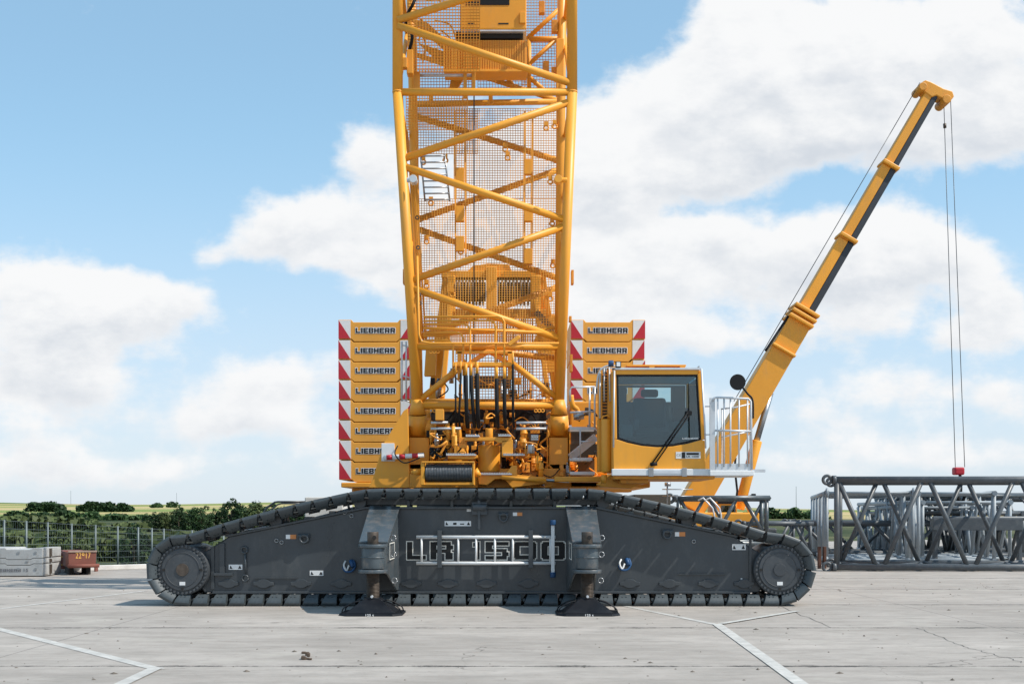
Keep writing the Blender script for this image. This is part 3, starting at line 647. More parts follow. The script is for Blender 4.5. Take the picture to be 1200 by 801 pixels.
FY = 19.16  # front face of the near side frame
def side_frame(Y, front):
    poly = [(-4.45, .20), (4.45, .20), (4.6, .45), (4.55, .78), (4.05, 1.10), (1.85, 1.555), (-1.85, 1.555), (-4.05, 1.10), (-4.55, .78), (-4.6, .45)]
    fr = MB().prism([(x + CX, z) for x, z in poly], Y, Y + .7).build('side_frame', FRM, crane, bevel=.02)
    # wheels
    for s, nm in ((-1, 'idler_wheel'), (1, 'drive_sprocket')):
        cx = CX + s * 4.745; cz = .575
        w = MB().tube((cx, Y - .16, cz), (cx, Y + .86, cz), .405, 48).build(nm, WHL, crane, bevel=.012)
        MB().tube((cx, Y - .185, cz), (cx, Y - .155, cz), .335, 48).build('hub_cover', WHL, w, bevel=.01)
        if not front: continue
        bm0 = None
        for k in range(36):
            t = k * math.pi / 18; q_ = (cx + .372 * math.cos(t), Y - .16, cz + .372 * math.sin(t))
            if bm0 is None: bm0 = MB().tube(q_, (q_[0], Y - .192, q_[2]), .019, 8).build('bolt', WHL, w, origin=q_)
            else:
                o_ = bm0.copy(); C.objects.link(o_); o_.location = Vector(q_) - world_loc(w)
        MB().tube((cx, Y - .20, cz), (cx, Y - .183, cz), .10, 24).build('hub_cap', RUST if s < 0 else WHL, w, bevel=.004)
        MB().torus((cx, Y - .187, cz), .27, .006, 'y', 40, 6).build('weld_ring', WHL, w)
        for t in (0, 180, 270): MB().tube((cx + .3 * math.cos(R(t)), Y - .20, cz + .3 * math.sin(R(t))), (cx + .3 * math.cos(R(t)), Y - .183, cz + .3 * math.sin(R(t))), .022, 10).build('plug', DARK, w)
        MB().box(cx - .045, cx + .045, Y - .190, Y - .186, cz - .245, cz - .19).build('sticker', WHT, w)
    return fr
nf = side_frame(FY, True); ff = side_frame(26.1 + .26, False)
# lower skirt, ribs and channels on the near frame
def frame_details():
    Y = FY
    MB().box(CX - 4.3, CX + 4.3, Y - .07, Y - .003, .185, .225).build('lower_flange', FRM, nf, bevel=.008)
    for s in (-1, 1):
        xa, xb = (CX + s * 4.1, CX + s * 1.85)
        MB().bar((xa, Y - .02, 1.10), (xb, Y - .02, 1.56), .05, .035, (0, 0, 1)).build('edge_flange', FRM, nf, bevel=.005)
    MB().box(CX - 1.85, CX + 1.85, Y - .05, Y - .002, 1.54, 1.575).build('edge_flange', FRM, nf, bevel=.005)
    # bolted roller covers
    for px in (268, 309, 353, 400, 482, 525, 570, 619, 738, 784, 830, 872):
        cx = X(px, Y); cz = .345; pl = []
        for k in range(24):
            t = k * math.pi / 12; c_, s_ = math.cos(t), math.sin(t); ear = abs(c_) > .93
            pl.append((cx + (.165 if ear else .115) * (c_ if not ear else math.copysign(1, c_)) , cz + (.075 * s_ if not ear else .028 * (1 if s_ > .05 else -1 if s_ < -.05 else 0))))
        c = MB().prism(pl, Y - .032, Y - .002).build('roller_cover', FRM, nf, bevel=.008)
    # narrow horizontal ledges
    for px0, px1, py in ((298, 348, 676), (795, 850, 672), (790, 840, 672.8)):
        pbox(MB(), px0, py, px1, py + 1.3, Y - .03, Y - .002).build('ledge', FRM, nf)
        break
    pbox(MB(), 795, 671.5, 850, 673, Y - .03, Y - .002).build('ledge', FRM, nf)
    # wheel-end plates
    pbox(MB(), 247, 640, 251, 690, Y - .03, Y - .002).build('stiffener', FRM, nf, bevel=.004)
    pbox(MB(), 257, 636, 263, 672, Y - .04, Y - .002).build('stiffener', FRM, nf, bevel=.004)
    pbox(MB(), 250, 671, 272, 674, Y - .06, Y - .002).build('stiffener', FRM, nf, bevel=.004)
    pbox(MB(), 878, 632, 881, 690, Y - .03, Y - .002).build('stiffener', FRM, nf, bevel=.004)
    # tie rod with eyes at the left
    tr = MB(); tr.tube(P(287, 648, Y - .03), P(288, 673, Y - .03), .02, 8); tr.torus(P(286, 644, Y - .04), .05, .015, 'y', 14, 6); tr.torus(P(287, 677, Y - .04), .05, .015, 'y', 14, 6)
    tr.build('tie_rod', FRM, nf)
    # lashing rings
    for px, py in ((356, 631), (590, 606), (782, 626)):
        g = MB(); g.box(X(px, Y) - .10, X(px, Y) + .10, Y - .05, Y - .002, Z(py, Y) + .02, Z(py, Y) + .085); g.tube(P(px, py, Y) + Vector((-.08, -.06, .05)), P(px, py, Y) + Vector((.08, -.06, .05)), .03, 8)
        g.torus(P(px, py, Y - .075), .062, .02, 'y', 20, 8); g.build('lashing_ring', FRM, nf, bevel=.004)
    # top hook bracket in the middle
    g = MB(); g.box(X(553, Y), X(571, Y), Y - .12, Y - .002, Z(603, Y), Z(588, Y)); g.tube(P(554, 594, Y - .12), P(570, 594, Y - .12), .06, 14); g.box(X(560, Y), X(563, Y), Y - .14, Y - .1, Z(620, Y), Z(586, Y)); g.build('lifting_bracket', FRM, nf, bevel=.006)
    # stickers with dark symbols
    for (px0, py0, px1, py1, kind) in ((268, 661, 284, 667, 0), (363, 668, 379, 674, 0), (335, 626, 347, 631, 1), (521, 610, 552, 616, 2), (601, 600, 612, 604, 1), (547, 596, 552, 599, 3), (791, 623, 803, 628, 1), (858, 637, 874, 644, 0), (868, 677, 870, 679, 3)):
        s_ = pbox(MB(), px0, py0, px1, py1, Y - .006, Y - .003).build('warning_sticker', WHT, nf)
        if kind == 1: pbox(MB(), px0 + 5, py0, px1, py1, Y - .009, Y - .0065).build('orange_field', ORNG, s_)
        if kind in (0, 2):
            MB().prism(ppoly([(px0 + 1, py1 - 1.2), (px0 + 4.5, py1 - 1.2), (px0 + 2, py0 + 1)], Y - .009), Y - .009, Y - .0065).build('symbol', LBLK, s_)
            MB().prism(ppoly([(px1 - 5, py1 - 1.2), (px1 - 1, py1 - 1.2), (px1 - 3, py0 + 1)], Y - .009), Y - .009, Y - .0065).build('symbol', LBLK, s_)
            if kind == 2: pbox(MB(), px0 + 10, py0 + 2, px0 + 14, py0 + 4.5, Y - .009, Y - .0065).build('symbol', LBLK, s_); pbox(MB(), px0 + 18, py0 + 3, px0 + 23, py0 + 4.2, Y - .009, Y - .0065).build('symbol', LBLK, s_)
    # chains / shackles with blue pins
    for px, py in ((408, 662), (731, 660)):
        g = MB(); g.path(curve_pts([P(px - 6, py + 2, Y - .06), P(px - 3, py + 7, Y - .1), P(px + 4, py + 7, Y - .1), P(px + 8, py + 1, Y - .08), P(px + 6, py - 6, Y - .05)], 5), .018, 7)
        sh = g.build('shackle', BLUE, nf); MB().path(curve_pts([P(px - 3, py - 5, Y - .06), P(px - 5, py, Y - .1), P(px - 2, py + 6, Y - .1), P(px + 1, py, Y - .08)], 5), .015, 7).build('strap', WHT, sh)
        MB().tube(P(px + 3, py - 6, Y - .05), P(px + 6, py + 2, Y - .09), .035, 8).build('pin', BLUE, sh)
    # little pins on the face
    for px, py in ((324, 633), (330, 635), (813, 634), (404, 600), (412, 604)):
        MB().torus(P(px, py, Y - .012), .028, .008, 'y', 12, 6).build('eye_bolt', STEEL, nf)
    # hand rails and carrier rollers on top between belt and frame
    for s in (-1, 1):
        def q(x, z, y=Y + .05): return (CX + s * x, y, z)
        MB().path([q(3.15, 1.27), q(3.15, 1.40), q(3.1, 1.43), q(2.25, 1.62), q(2.15, 1.62), q(2.12, 1.52)], .022, 8).build('hand_rail', FRM, nf)
        MB().path([q(4.0, 1.10), q(3.8, 1.20), q(3.3, 1.28)], .015, 8).build('hand_rail', ALU, nf)
        for x, z in ((1.95, 1.64), (3.3, 1.34)):
            MB().tube(q(x, z, Y - .02), q(x, z, Y + .72), .10, 20).build('carrier_roller', WHL, nf, bevel=.01)
        for x in (2.35, 2.75, 3.25, 3.65, 3.95):
            z = 1.60 - (x - 1.95) * .23
            MB().box(*(sorted((CX + s * x, CX + s * (x + .1)))), Y + .02, Y + .5, z - .1, z).build('support_block', random.choice([ALU, WHL, BRK]), nf, bevel=.01)
    for x in (-1.2, -.5, .45, 1.15):
        MB().box(CX + x, CX + x + .05, Y + .02, Y + .6, 1.56, 1.68).build('support_block', FRM, nf, bevel=.01)
    MB().box(CX - 1.9, CX + 1.9, Y + .1, Y + .6, 1.60, 1.70).build('slide_rail', WHL, nf, bevel=.01)
    # lettering LR 1500 drawn as square strokes with a pale outline
    YT = Y
    def glyph(rects, x0, w):
        for layer, (infl, dy, m, nm) in enumerate(((.0150, .003, LINEM, 'letter_outline'), (0, .006, LBLK, 'letter'))):
            mb = MB()
            for k, (a, b, c, d) in enumerate(rects):
                mb.box(x0 + a * w - infl, x0 + c * w + infl, YT - dy - .0003 * k, YT - .001 - dy + .002, zl + b * hl - infl, zl + d * hl + infl)
            mb.build(nm, m, nf)
    zl, hl = Z(655, Y), Z(634.5, Y) - Z(655, Y); t = .22
    G = {'L': [(0, 0, 1, t), (0, t, .28, 1)],
         'R': [(0, 0, .26, 1), (.26, .80, .9, 1), (.70, .58, 1, .80), (.26, .38, .9, .58), (.66, 0, .98, .38)],
         '1': [(.45, 0, 1, 1), (.0, .74, .45, .95)],
         '5': [(0, 0, .92, .2), (.72, .2, 1, .42), (0, .42, .92, .60), (0, .60, .28, .80), (0, .80, 1, 1)],
         '0': [(0, .08, .26, .92), (.74, .08, 1, .92), (.06, 0, .94, .24), (.06, .76, .94, 1)]}
    for ch, a, b in (('L', 477, 499), ('R', 504.5, 531), ('1', 554.5, 562), ('5', 569, 596), ('0', 602, 628.5), ('0', 634.5, 662)):
        glyph(G[ch], X(a, Y), X(b, Y) - X(a, Y))
frame_details()

# ladder strapped to the frame
def ladder():
    Y = FY - .10; l = empty('ladder', P(565, 659, Y)); tag(l, 'white aluminium ladder strapped sideways across the big lettering on the track frame', 'ladder')
    for py in (629, 659.5): MB().tube(P(488, py, Y), P(651, py, Y), .028, 8).build('rail', WHT, l)
    for px in (494, 537, 558, 580, 601, 645): MB().tube(P(px, 629, Y), P(px, 659.5, Y), .018, 8).build('rung', WHT, l)
    b = pbox(MB(), 645.8, 615, 650, 671, Y - .05, Y - .03).build('stabiliser_bar', WHT, l, bevel=.006)
    for py in (612, 673): MB().tube(P(648, py - 3, Y - .04), P(648, py + 3, Y - .04), .045, 12).build('foot', BLUE, b, bevel=.008)
    for px in (515, 622): 
        br = pbox(MB(), px - 2.7, 621, px + 2.7, 665, Y - .05, Y - .03); pbox(br, px - 2, 621, px + 2, 624, Y - .03, FY); pbox(br, px - 2, 662, px + 2, 665, Y - .03, FY)
        br.build('ladder_bracket', FRM, nf, bevel=.006)
ladder()

# support jacks
def jack(cx, lean):
    j0, j1 = cx - .21, cx + .21; YJ = 17.5
    mb = MB()
    prof = [(FY - .003, 1.565), (YJ + .18, 1.03), (YJ + .10, 1.03), (YJ + .10, .60), (YJ + .5, .55), (FY - .55, .36), (FY - .25, .26), (FY - .003, .24)]
    def xo(y): return .155 + (.225 - .155) * (y - YJ) / (FY - YJ)
    for sg in (-1, 1):
        n_ = len(prof); vs = [(cx + sg * xo(y), y, z) for y, z in prof] + [(cx + sg * (xo(y) - .03), y, z) for y, z in prof]
        mb._add(vs, [tuple(range(n_)), tuple(reversed(range(n_, 2 * n_)))] + [(i, i + n_, (i + 1) % n_ + n_, (i + 1) % n_) for i in range(n_)])
    tp = []
    for dz in (.025, -.004):
        for y, z in ((FY - .005, 1.565), (YJ + .08, 1.03)):
            for sg in (-1, 1): tp.append((cx + sg * (xo(y) + (.02 if y > 18 else .055)), y, z + dz))
    mb._add(tp, [(0, 1, 3, 2), (4, 6, 7, 5), (0, 4, 5, 1), (2, 3, 7, 6), (0, 2, 6, 4), (1, 5, 7, 3)])
    b = mb.build('jack_bracket', BRK, crane, bevel=.006)
    rb = MB(); rb.bar((cx, FY - .3, 1.475), (cx, YJ + .5, 1.18), .02, .03); rb.bar((j0 + .06, FY - .9, 1.25), (j1 - .06, FY - .9, 1.25), .02, .03); rb.build('stiffener', BRK, b)
    c = MB(); c.tube((cx, YJ, .66), (cx, YJ, 1.01), .165, 32); 
    for z in (.60, .97): c.tube((cx, YJ, z), (cx, YJ, z + .05), .215, 32)
    c.tube((cx, YJ, .82), (cx, YJ, .835), .178, 32); c.build('jack_sleeve', BRK, b, bevel=.006)
    s = MB(); s.tube((cx, YJ, 1.02), (cx, YJ, 1.20), .082, 20); s.build('spindle_head', RUST, b, bevel=.006)
    MB().tube((cx + .03, YJ - .095, 1.12), (cx + .03, YJ - .05, 1.12), .03, 12).build('pin_hole', DARK, b)
    r = MB()
    for k in range(20): z = .21 + k * .02; r.tube((cx, YJ, z), (cx, YJ, z + .010), .098, 20, .088, caps=False); r.tube((cx, YJ, z + .010), (cx, YJ, z + .02), .088, 20, .098, caps=False)
    r.build('threaded_rod', RUST, b)
    # pad
    p = MB(); ov = [(cx + math.copysign(x_, sx_), YJ + math.copysign(y_, sy_), z_) for z_, k_ in ((.003, 1), (.032, .975)) for x_, y_, sx_, sy_ in ((.46 * k_, .30 * k_, 1, -1), (.46 * k_, .30 * k_, 1, 1), (.34 * k_, .44 * k_, 1, 1), (.34 * k_, .44 * k_, -1, 1), (.46 * k_, .30 * k_, -1, 1), (.46 * k_, .30 * k_, -1, -1), (.34 * k_, .44 * k_, -1, -1), (.34 * k_, .44 * k_, 1, -1))]; p._add(ov, [tuple(range(8)), tuple(reversed(range(8, 16)))] + [(i, i + 8, (i + 1) % 8 + 8, (i + 1) % 8) for i in range(8)]); p.tube((cx, YJ, .215), (cx, YJ, .245), .13, 24)
    for k in range(4):
        a = k * math.pi / 2 + .78; d = Vector((math.cos(a), math.sin(a), 0)); n = Vector((-d.y, d.x, 0)) * .014; c0 = Vector((cx, YJ, 0))
        q = [c0 + d * .05 + Vector((0, 0, .035)), c0 + d * .43 + Vector((0, 0, .035)), c0 + d * .43 + Vector((0, 0, .055)), c0 + d * .14 + Vector((0, 0, .23)), c0 + d * .05 + Vector((0, 0, .23))]
        p._add([v + n for v in q] + [v - n for v in q], [(0, 1, 2, 3, 4), (9, 8, 7, 6, 5)] + [(i, 5 + i, 5 + (i + 1) % 5, (i + 1) % 5) for i in range(5)])
    qv = [(cx + a_ * h_, YJ + b_ * h_, z_) for h_, z_ in ((.36, .036), (.12, .225)) for a_, b_ in ((-1, -1), (1, -1), (1, 1), (-1, 1))]
    p._add(qv, [(0, 1, 2, 3), (7, 6, 5, 4), (0, 4, 5, 1), (1, 5, 6, 2), (2, 6, 7, 3), (3, 7, 4, 0)])
    pd = p.build('support_pad', PAD, b, bevel=.004)
    for s_ in (-1, 1):
        for dy in (-.12, .12):
            MB().path(curve_pts([(cx + s_ * .17, YJ + dy, .2), (cx + s_ * .28, YJ + dy * 1.3, .17), (cx + s_ * .40, YJ + dy * 1.5, .10), (cx + s_ * .43, YJ + dy * 1.5, .04)], 4), .010, 6).build('carry_handle', PAD, pd)
    MB().tube((cx, YJ - .15, .262), (cx, YJ - .05, .262), .02, 8).build('locking_pin', ALU, pd)
    me = font_mesh('125 t', .045, 1.2, .001, 'lettering'); put_mesh('lettering', me, WHT, pd, (cx, YJ - .4425, .018))
    # pockets outlined on the cheek
    for sgn in (1,):
        xx = cx + .212 if cx < 0 else cx - .212
        o = MB()
        y0, y1, z0, z1 = YJ + .35, YJ + 1.05, .78, 1.02
        for a, b_ in (((y0, z0), (y1, z0)), ((y1, z0), (y1, z1)), ((y1, z1), (y0, z1)), ((y0, z1), (y0, z0))): o.bar((xx, a[0], a[1]), (xx, b_[0], b_[1]), .006, .012)
        o.build('pocket_outline', LINEM, b)
    for z in (1.1, .85, .45): MB().torus((cx + .25, YJ + .8 - z * .3, z), .04, .009, 'x' if False else 'y', 14, 6).build('eye_ring', STEEL, b)
jack(X(437, 17.5), 0); jack(X(688, 17.5), 0)

# carbody under the slewing ring
cb_ = MB(); cb_.box(CX - 1.5, CX + 1.5, 20.2, 26.2, .7, 1.55); cb_.build('carbody', FRM, crane, bevel=.03)
MB().tube((CX, 23.1, 1.55), (CX, 23.1, 1.98), 1.35, 48).build('slewing_ring', FRM, crane, bevel=.02)

# ---------------- slewing platform
def upper():
    up = MB(); up.box(CX - 1.55, CX + 1.55, 21.7, 29.9, 1.98, 2.28)
    for sx in (-1, 1): up.box(*sorted((CX + sx * 1.25, CX + sx * 1.55)), 22.6, 28.4, 2.28, 2.9)
    u = up.build('slewing_platform', YEL, crane, bevel=.015)
    # counterweight trays left and right
    for px0, px1 in ((399, 480), (669, 756)):
        x0, x1 = X(px0 + 1, 28.5), X(px1, 28.5)
        MB().box(x0, x1, 28.45, 30.4, 2.08, 2.195).build('counterweight_tray', YEL, crane, bevel=.02)
    MB().box(CX - 3.4, CX + 3.4, 29, 29.8, 1.98, 2.075).build('tray_beam', YEL, crane, bevel=.02)
    # big flat cheek plate at left
    Yp = 21.5
    pl = ppoly([(432, 571), (437, 560), (449, 520), (473, 481), (478, 478), (480, 571)], Yp)
    ch = MB().prism(pl, Yp, Yp + .10).build('cheek_plate', YEL, u, bevel=.008)
    MB().prism(ppoly([(447, 519), (462, 519), (463, 540), (447, 540)], Yp - .03), Yp - .03, Yp - .003).build('mounting_plate', WHT, u, bevel=.005)
    b = MB(); b.tube(P(450, 536, Yp - .06), P(497, 533, Yp - .06), .045, 12); bb = b.build('marker_bar', WHT, u)
    for a in (453, 468, 483): MB().tube(P(a, 536 - (a - 450) * .064, Yp - .06), P(a + 7, 536 - (a + 7 - 450) * .064, Yp - .06), .0462, 12).build('red_band', REDM, u)
    MB().path(curve_pts([P(466, 522, Yp - .05), P(463, 532, Yp - .12), P(474, 542, Yp - .12), P(492, 536, Yp - .1)], 6), .012, 6).build('cable', BLK, u)
    # boom foot bearings
    for (a, b_) in ((478, 503.5), (642.5, 667)):
        Yf = 21.75; m_ = (a + b_) / 2; rr = X(b_, Yf) - X(a, Yf)
        f = MB(); f.tube((X(a, Yf), Yf + .35, Z(501, Yf)), (X(b_, Yf), Yf + .35, Z(501, Yf)), .20, 28)
        f.box(X(a + 1, Yf), X(b_ - 1, Yf), Yf + .10, Yf + .6, Z(558, Yf), Z(512, Yf))
        bf = f.build('boom_foot_bearing', YEL, u, bevel=.012)
        for e in (a - 1.2, b_ + .2):
            MB().prism(ppoly([(e, 562), (e, 508), (e + 1, 498), (e + 1.2, 562)], Yf), Yf + .05, Yf + .8).build('bearing_plate', YEL, u, bevel=.006)
        MB().tube((X(a, Yf) - .06, Yf + .35, Z(501, Yf)), (X(b_, Yf) + .06, Yf + .35, Z(501, Yf)), .075, 16).build('pivot_pin', STEEL, u)
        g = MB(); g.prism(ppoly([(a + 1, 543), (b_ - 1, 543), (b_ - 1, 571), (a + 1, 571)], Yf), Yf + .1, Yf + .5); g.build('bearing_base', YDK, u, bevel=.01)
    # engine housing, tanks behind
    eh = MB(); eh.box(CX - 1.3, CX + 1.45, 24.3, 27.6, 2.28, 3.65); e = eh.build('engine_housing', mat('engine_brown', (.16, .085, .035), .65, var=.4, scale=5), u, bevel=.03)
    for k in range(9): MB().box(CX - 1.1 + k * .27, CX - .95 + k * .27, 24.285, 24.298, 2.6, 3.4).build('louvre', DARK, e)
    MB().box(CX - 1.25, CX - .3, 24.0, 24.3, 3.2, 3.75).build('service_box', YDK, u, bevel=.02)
    BAY = mat('bay_shadow_brown', (.07, .04, .018), .8, var=.4, scale=8)  # dark backdrops added behind the bay, their brown standing in for deep shade
    MB().box(CX - 1.2, CX + 1.35, 23.55, 23.6, 2.28, 3.05).build('shade_backdrop', BAY, u)
    MB().box(CX + 1.36, CX + 2.1, 23.3, 23.4, 2.0, 2.75).build('shade_backdrop', BAY, u)
    # front deck pieces
    Yd = 21.2
    for pts, nm, d in (([(600, 545), (606, 545), (606, 556), (640, 559), (640, 566), (600, 571), (592, 562), (592, 556)], 'deck_bracket', .25),
                       ([(560, 556), (600, 556), (601, 560), (580, 561), (571, 568), (561, 567)], 'deck_bracket', .3),
                       ([(544, 512), (600, 512), (600, 516), (585, 519), (580, 516), (555, 516), (544, 516)], 'cross_bracket', .2),
                       ([(588, 516), (601, 515), (601, 535), (588, 535)], 'support_plate', .1),
                       ([(525, 533), (560, 533), (560, 536), (553, 538), (525, 537)], 'cross_bracket', .3)):
        MB().prism(ppoly(pts, Yd), Yd, Yd + d).build(nm, YEL, u, bevel=.008)
    for a, b_, py in ((546, 562, 510), (584, 599, 509.5), (523, 558, 532), (590, 615, 532), (563, 600, 554.5)):
        g = MB(); x0, x1 = X(a, Yd), X(b_, Yd)
        g.box(x0, x1, Yd - .05, Yd + .45, Z(py + 1.5, Yd), Z(py, Yd)); n = int((x1 - x0) / .03)
        for k in range(n): g.box(x0 + k * .03, x0 + k * .03 + .016, Yd - .054, Yd + .45, Z(py, Yd), Z(py, Yd) + .016)
        g.build('grating_step', ALU, u)
    # large hydraulic cylinders / posts in the middle
    for (a, b_, t, bt, Y) in ((560, 586, 521, 552, 21.55), (524, 549, 521, 556, 21.8), (601, 628, 520, 556, 21.9)):
        c = MB(); cx = (X(a, Y) + X(b_, Y)) / 2; rr = (X(b_, Y) - X(a, Y)) / 2
        c.tube((cx, Y + rr, Z(bt, Y)), (cx, Y + rr, Z(t, Y)), rr, 28); c.tube((cx, Y + rr, Z(t, Y)), (cx, Y + rr, Z(t - 9, Y)), rr * .42, 20); c.tube((cx, Y + rr, Z(bt + 14, Y)), (cx, Y + rr, Z(bt, Y)), rr * .8, 28)
        c.tube((cx, Y + rr, Z(t - 9, Y)), (cx, Y + rr, Z(t - 20, Y)), rr * .34, 16)
        c.build('hydraulic_cylinder', YEL, u, bevel=.01)
    # cross tubes low
    MB().tube(P(588, 559, 21.1), P(640, 563, 21.1), .04, 12).build('long_cylinder', YEL, u); MB().tube(P(632, 562, 21.1), P(667, 563.5, 21.1), .028, 12).build('cylinder_rod', STEEL, u)
    for py in (495, 502): 
        MB().tube(P(505, py, 21.3), P(525 if py < 500 else 540, py - .3, 21.3), .022, 8).build('rod', ALU, u); MB().tube(P(605, py, 21.3), P(640, py, 21.3), .022, 8).build('rod', ALU, u)
    # winch in front
    Yw = 20.75; w = empty('winch', P(525, 553, Yw)); w.parent = crane; w.location = P(525, 553, Yw) - world_loc(crane)
    dr = MB(); n = 30
    for k in range(n):
        xa = X(498.5, Yw) + (X(553, Yw) - X(498.5, Yw)) * k / n; xb = X(498.5, Yw) + (X(553, Yw) - X(498.5, Yw)) * (k + .5) / n; xc = X(498.5, Yw) + (X(553, Yw) - X(498.5, Yw)) * (k + 1) / n
        dr.tube((xa, Yw + .14, Z(553.5, Yw)), (xb, Yw + .14, Z(553.5, Yw)), .152, 28, .163, caps=False); dr.tube((xb, Yw + .14, Z(553.5, Yw)), (xc, Yw + .14, Z(553.5, Yw)), .163, 28, .152, caps=False)
    dr.build('rope_drum', DRUM, w)
    for a, b_ in ((493, 497.5), (553.5, 556)):
        g = MB(); g.box(X(a, Yw), X(b_, Yw), Yw, Yw + .4, Z(568, Yw), Z(541, Yw)); g.build('drum_flange', YEL, w, bevel=.01)
    pbox(MB(), 494, 540, 556, 542, Yw - .02, Yw + .12).build('winch_guard', YEL, w, bevel=.006); pbox(MB(), 494, 565, 556, 568, Yw + .02, Yw + .42).build('winch_base', YEL, w, bevel=.006)
    g = MB(); g.tube(P(484, 553, Yw + .2), P(493, 553, Yw + .2), .05, 12); g.tube(P(482, 553, Yw + .2), P(486, 553, Yw + .2), .025, 8); g.build('drum_motor', YEL, w)
    g = MB(); g.tube(P(556, 553, Yw + .2), P(563, 557, Yw + .2), .10, 14, .03); g.build('drum_gear', YEL, w)
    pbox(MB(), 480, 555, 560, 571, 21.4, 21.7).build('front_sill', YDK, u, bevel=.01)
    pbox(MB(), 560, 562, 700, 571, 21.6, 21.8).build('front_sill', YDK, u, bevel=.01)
    # valves, hoses and small blocks in the machine bay
    rd = random.Random(21)
    def clutter(px0, py0, px1, py1, ya, yb, n_b, n_h, n_v):
        for i in range(n_b):
            px, py, Y = rd.uniform(px0, px1), rd.uniform(py0, py1), rd.uniform(ya, yb); w_, h_ = rd.uniform(.04, .17), rd.uniform(.04, .2)
            c = P(px, py, Y); g = MB(); g.box(c.x - w_ / 2, c.x + w_ / 2, Y, Y + .15, c.z - h_ / 2, c.z + h_ / 2)
            for k in range(3): g.tube((c.x - w_ / 3 + k * w_ / 3, Y - .03, c.z), (c.x - w_ / 3 + k * w_ / 3, Y, c.z), .014, 6)
            g.build('valve_block', rd.choice([YDK, YDK, YEL, RUST, YEL, STEEL, BLK, DARK]), u, bevel=.006)
        for i in range(n_h):
            px, py, Y = rd.uniform(px0, px1), rd.uniform(py0, py1), rd.uniform(ya - .08, yb); pts = [P(px, py, Y)]
            for k in range(3): px = min(px1, max(px0, px + rd.uniform(-16, 16))); py = min(py1, max(py0, py + rd.uniform(-12, 16))); pts.append(P(px, py, Y + rd.uniform(-.12, .12)))
            MB().path(curve_pts(pts, 6), rd.choice([.010, .014, .018, .022]), 7).build('hydraulic_hose', rd.choice([YEL, YDK, BLK, BLK, YDK]), u)
        for i in range(n_v):
            px, py, Y = rd.uniform(px0, px1), rd.uniform(py0, py1), rd.uniform(ya, yb); h_ = rd.uniform(.12, .4); r_ = rd.uniform(.02, .055); c = P(px, py, Y)
            g = MB(); g.tube((c.x, Y, c.z - h_ / 2), (c.x, Y, c.z + h_ / 2), r_, 12); g.tube((c.x, Y, c.z + h_ / 2), (c.x, Y, c.z + h_ / 2 + .05), r_ * .5, 8); g.tube((c.x, Y, c.z - .02), (c.x, Y, c.z + .02), r_ * 1.25, 12)
            g.build('fitting', rd.choice([YEL, YDK, YEL, STEEL]), u)
    clutter(504, 505, 545, 536, 21.2, 22.0, 12, 16, 12)
    clutter(545, 515, 603, 560, 21.9, 22.5, 10, 16, 8)
    for px0_, py0_, px1_, py1_ in ((504, 500, 522, 540), (548, 500, 562, 550), (588, 535, 602, 556), (604, 505, 612, 548), (630, 500, 642, 548), (505, 482, 545, 495), (560, 480, 640, 494), (668, 520, 700, 535), (650, 540, 668, 556)): pbox(MB(), px0_, py0_, px1_, py1_, 22.5, 22.55).build('gap_shade_sheet', DARK, u)  # added dark sheets, shade between the machine parts put into their colour
    clutter(603, 503, 642, 550, 21.2, 22.0, 11, 14, 9)
    clutter(545, 480, 603, 515, 21.9, 22.6, 9, 10, 5)
    clutter(503, 478, 645, 502, 22.2, 23.4, 16, 18, 10)
    clutter(500, 440, 650, 478, 23.4, 24.2, 12, 10, 10)
    clutter(600, 545, 665, 570, 21.5, 22.0, 6, 7, 4)
    clutter(668, 480, 702, 560, 22.4, 23.3, 7, 5, 5)
    g = MB(); cc = P(622, 526, 21.1); g.tube((cc.x, 21.1, cc.z - .08), (cc.x, 21.1, cc.z + .08), .065, 16); g.build('filter_canister', STEEL, u, bevel=.01)
    # right-hand body behind the cab
    rb = MB(); pbox(rb, 668, 470, 712, 556, 23.5, 27.0); rb.build('side_housing', YEL, u, bevel=.03)
    rb = MB(); pbox(rb, 668, 563, 762, 571, 21.6, 24.5); rb.build('side_beam', YEL, u, bevel=.02)
    rb = MB(); pbox(rb, 650, 558, 712, 564, 20.9, 21.5); rb.build('cab_arm', YEL, u, bevel=.015)
    # left side housing
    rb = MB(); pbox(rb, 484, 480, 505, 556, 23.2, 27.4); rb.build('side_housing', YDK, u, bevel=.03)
    # guard rails near the left stack
    g = MB()
    for px in (471, 476, 481): g.tube(P(px, 400, 24.5), P(px, 470, 24.5), .018, 6)
    for py in (404, 440, 468): g.tube(P(471, py, 24.5), P(482, py + 3, 24.5), .014, 6)
    g.build('guard_rail', ALU, u)
    # stair and rails at the cab
    Ys = 21.4
    for k, (a, b_, py) in enumerate(((668, 698, 500), (668, 694, 536), (668, 697, 552.5))):
        g = MB(); x0, x1 = X(a, Ys), X(b_, Ys); z = Z(py, Ys)
        g.box(x0, x1, Ys, Ys + .03, z - .05, z); g.box(x0, x1, Ys + .45, Ys + .48, z - .05, z)
        for q in range(12): g.bar((x0, Ys + .04 + q * .035, z - .01), (x1, Ys + .04 + q * .035, z - .01), .006, .03)
        g.build('stair_tread', ALU, u)
    g = MB(); g.bar(P(668, 536, Ys), P(698, 512, Ys + .3), .04, .14); g.build('stair_stringer', ALU, u, bevel=.005)
    g = MB(); pbox(g, 669, 501, 698, 520, Ys + .5, Ys + .52); g.build('tread_plate', RUST, u)
    rl = MB()
    rl.path([P(668, 470, Ys), P(668, 457, Ys), P(670, 453.5, Ys), P(697, 453, Ys)], .018, 8)
    for px in (691, 697): rl.tube(P(px, 453, Ys), P(px, 500, Ys), .018, 8)
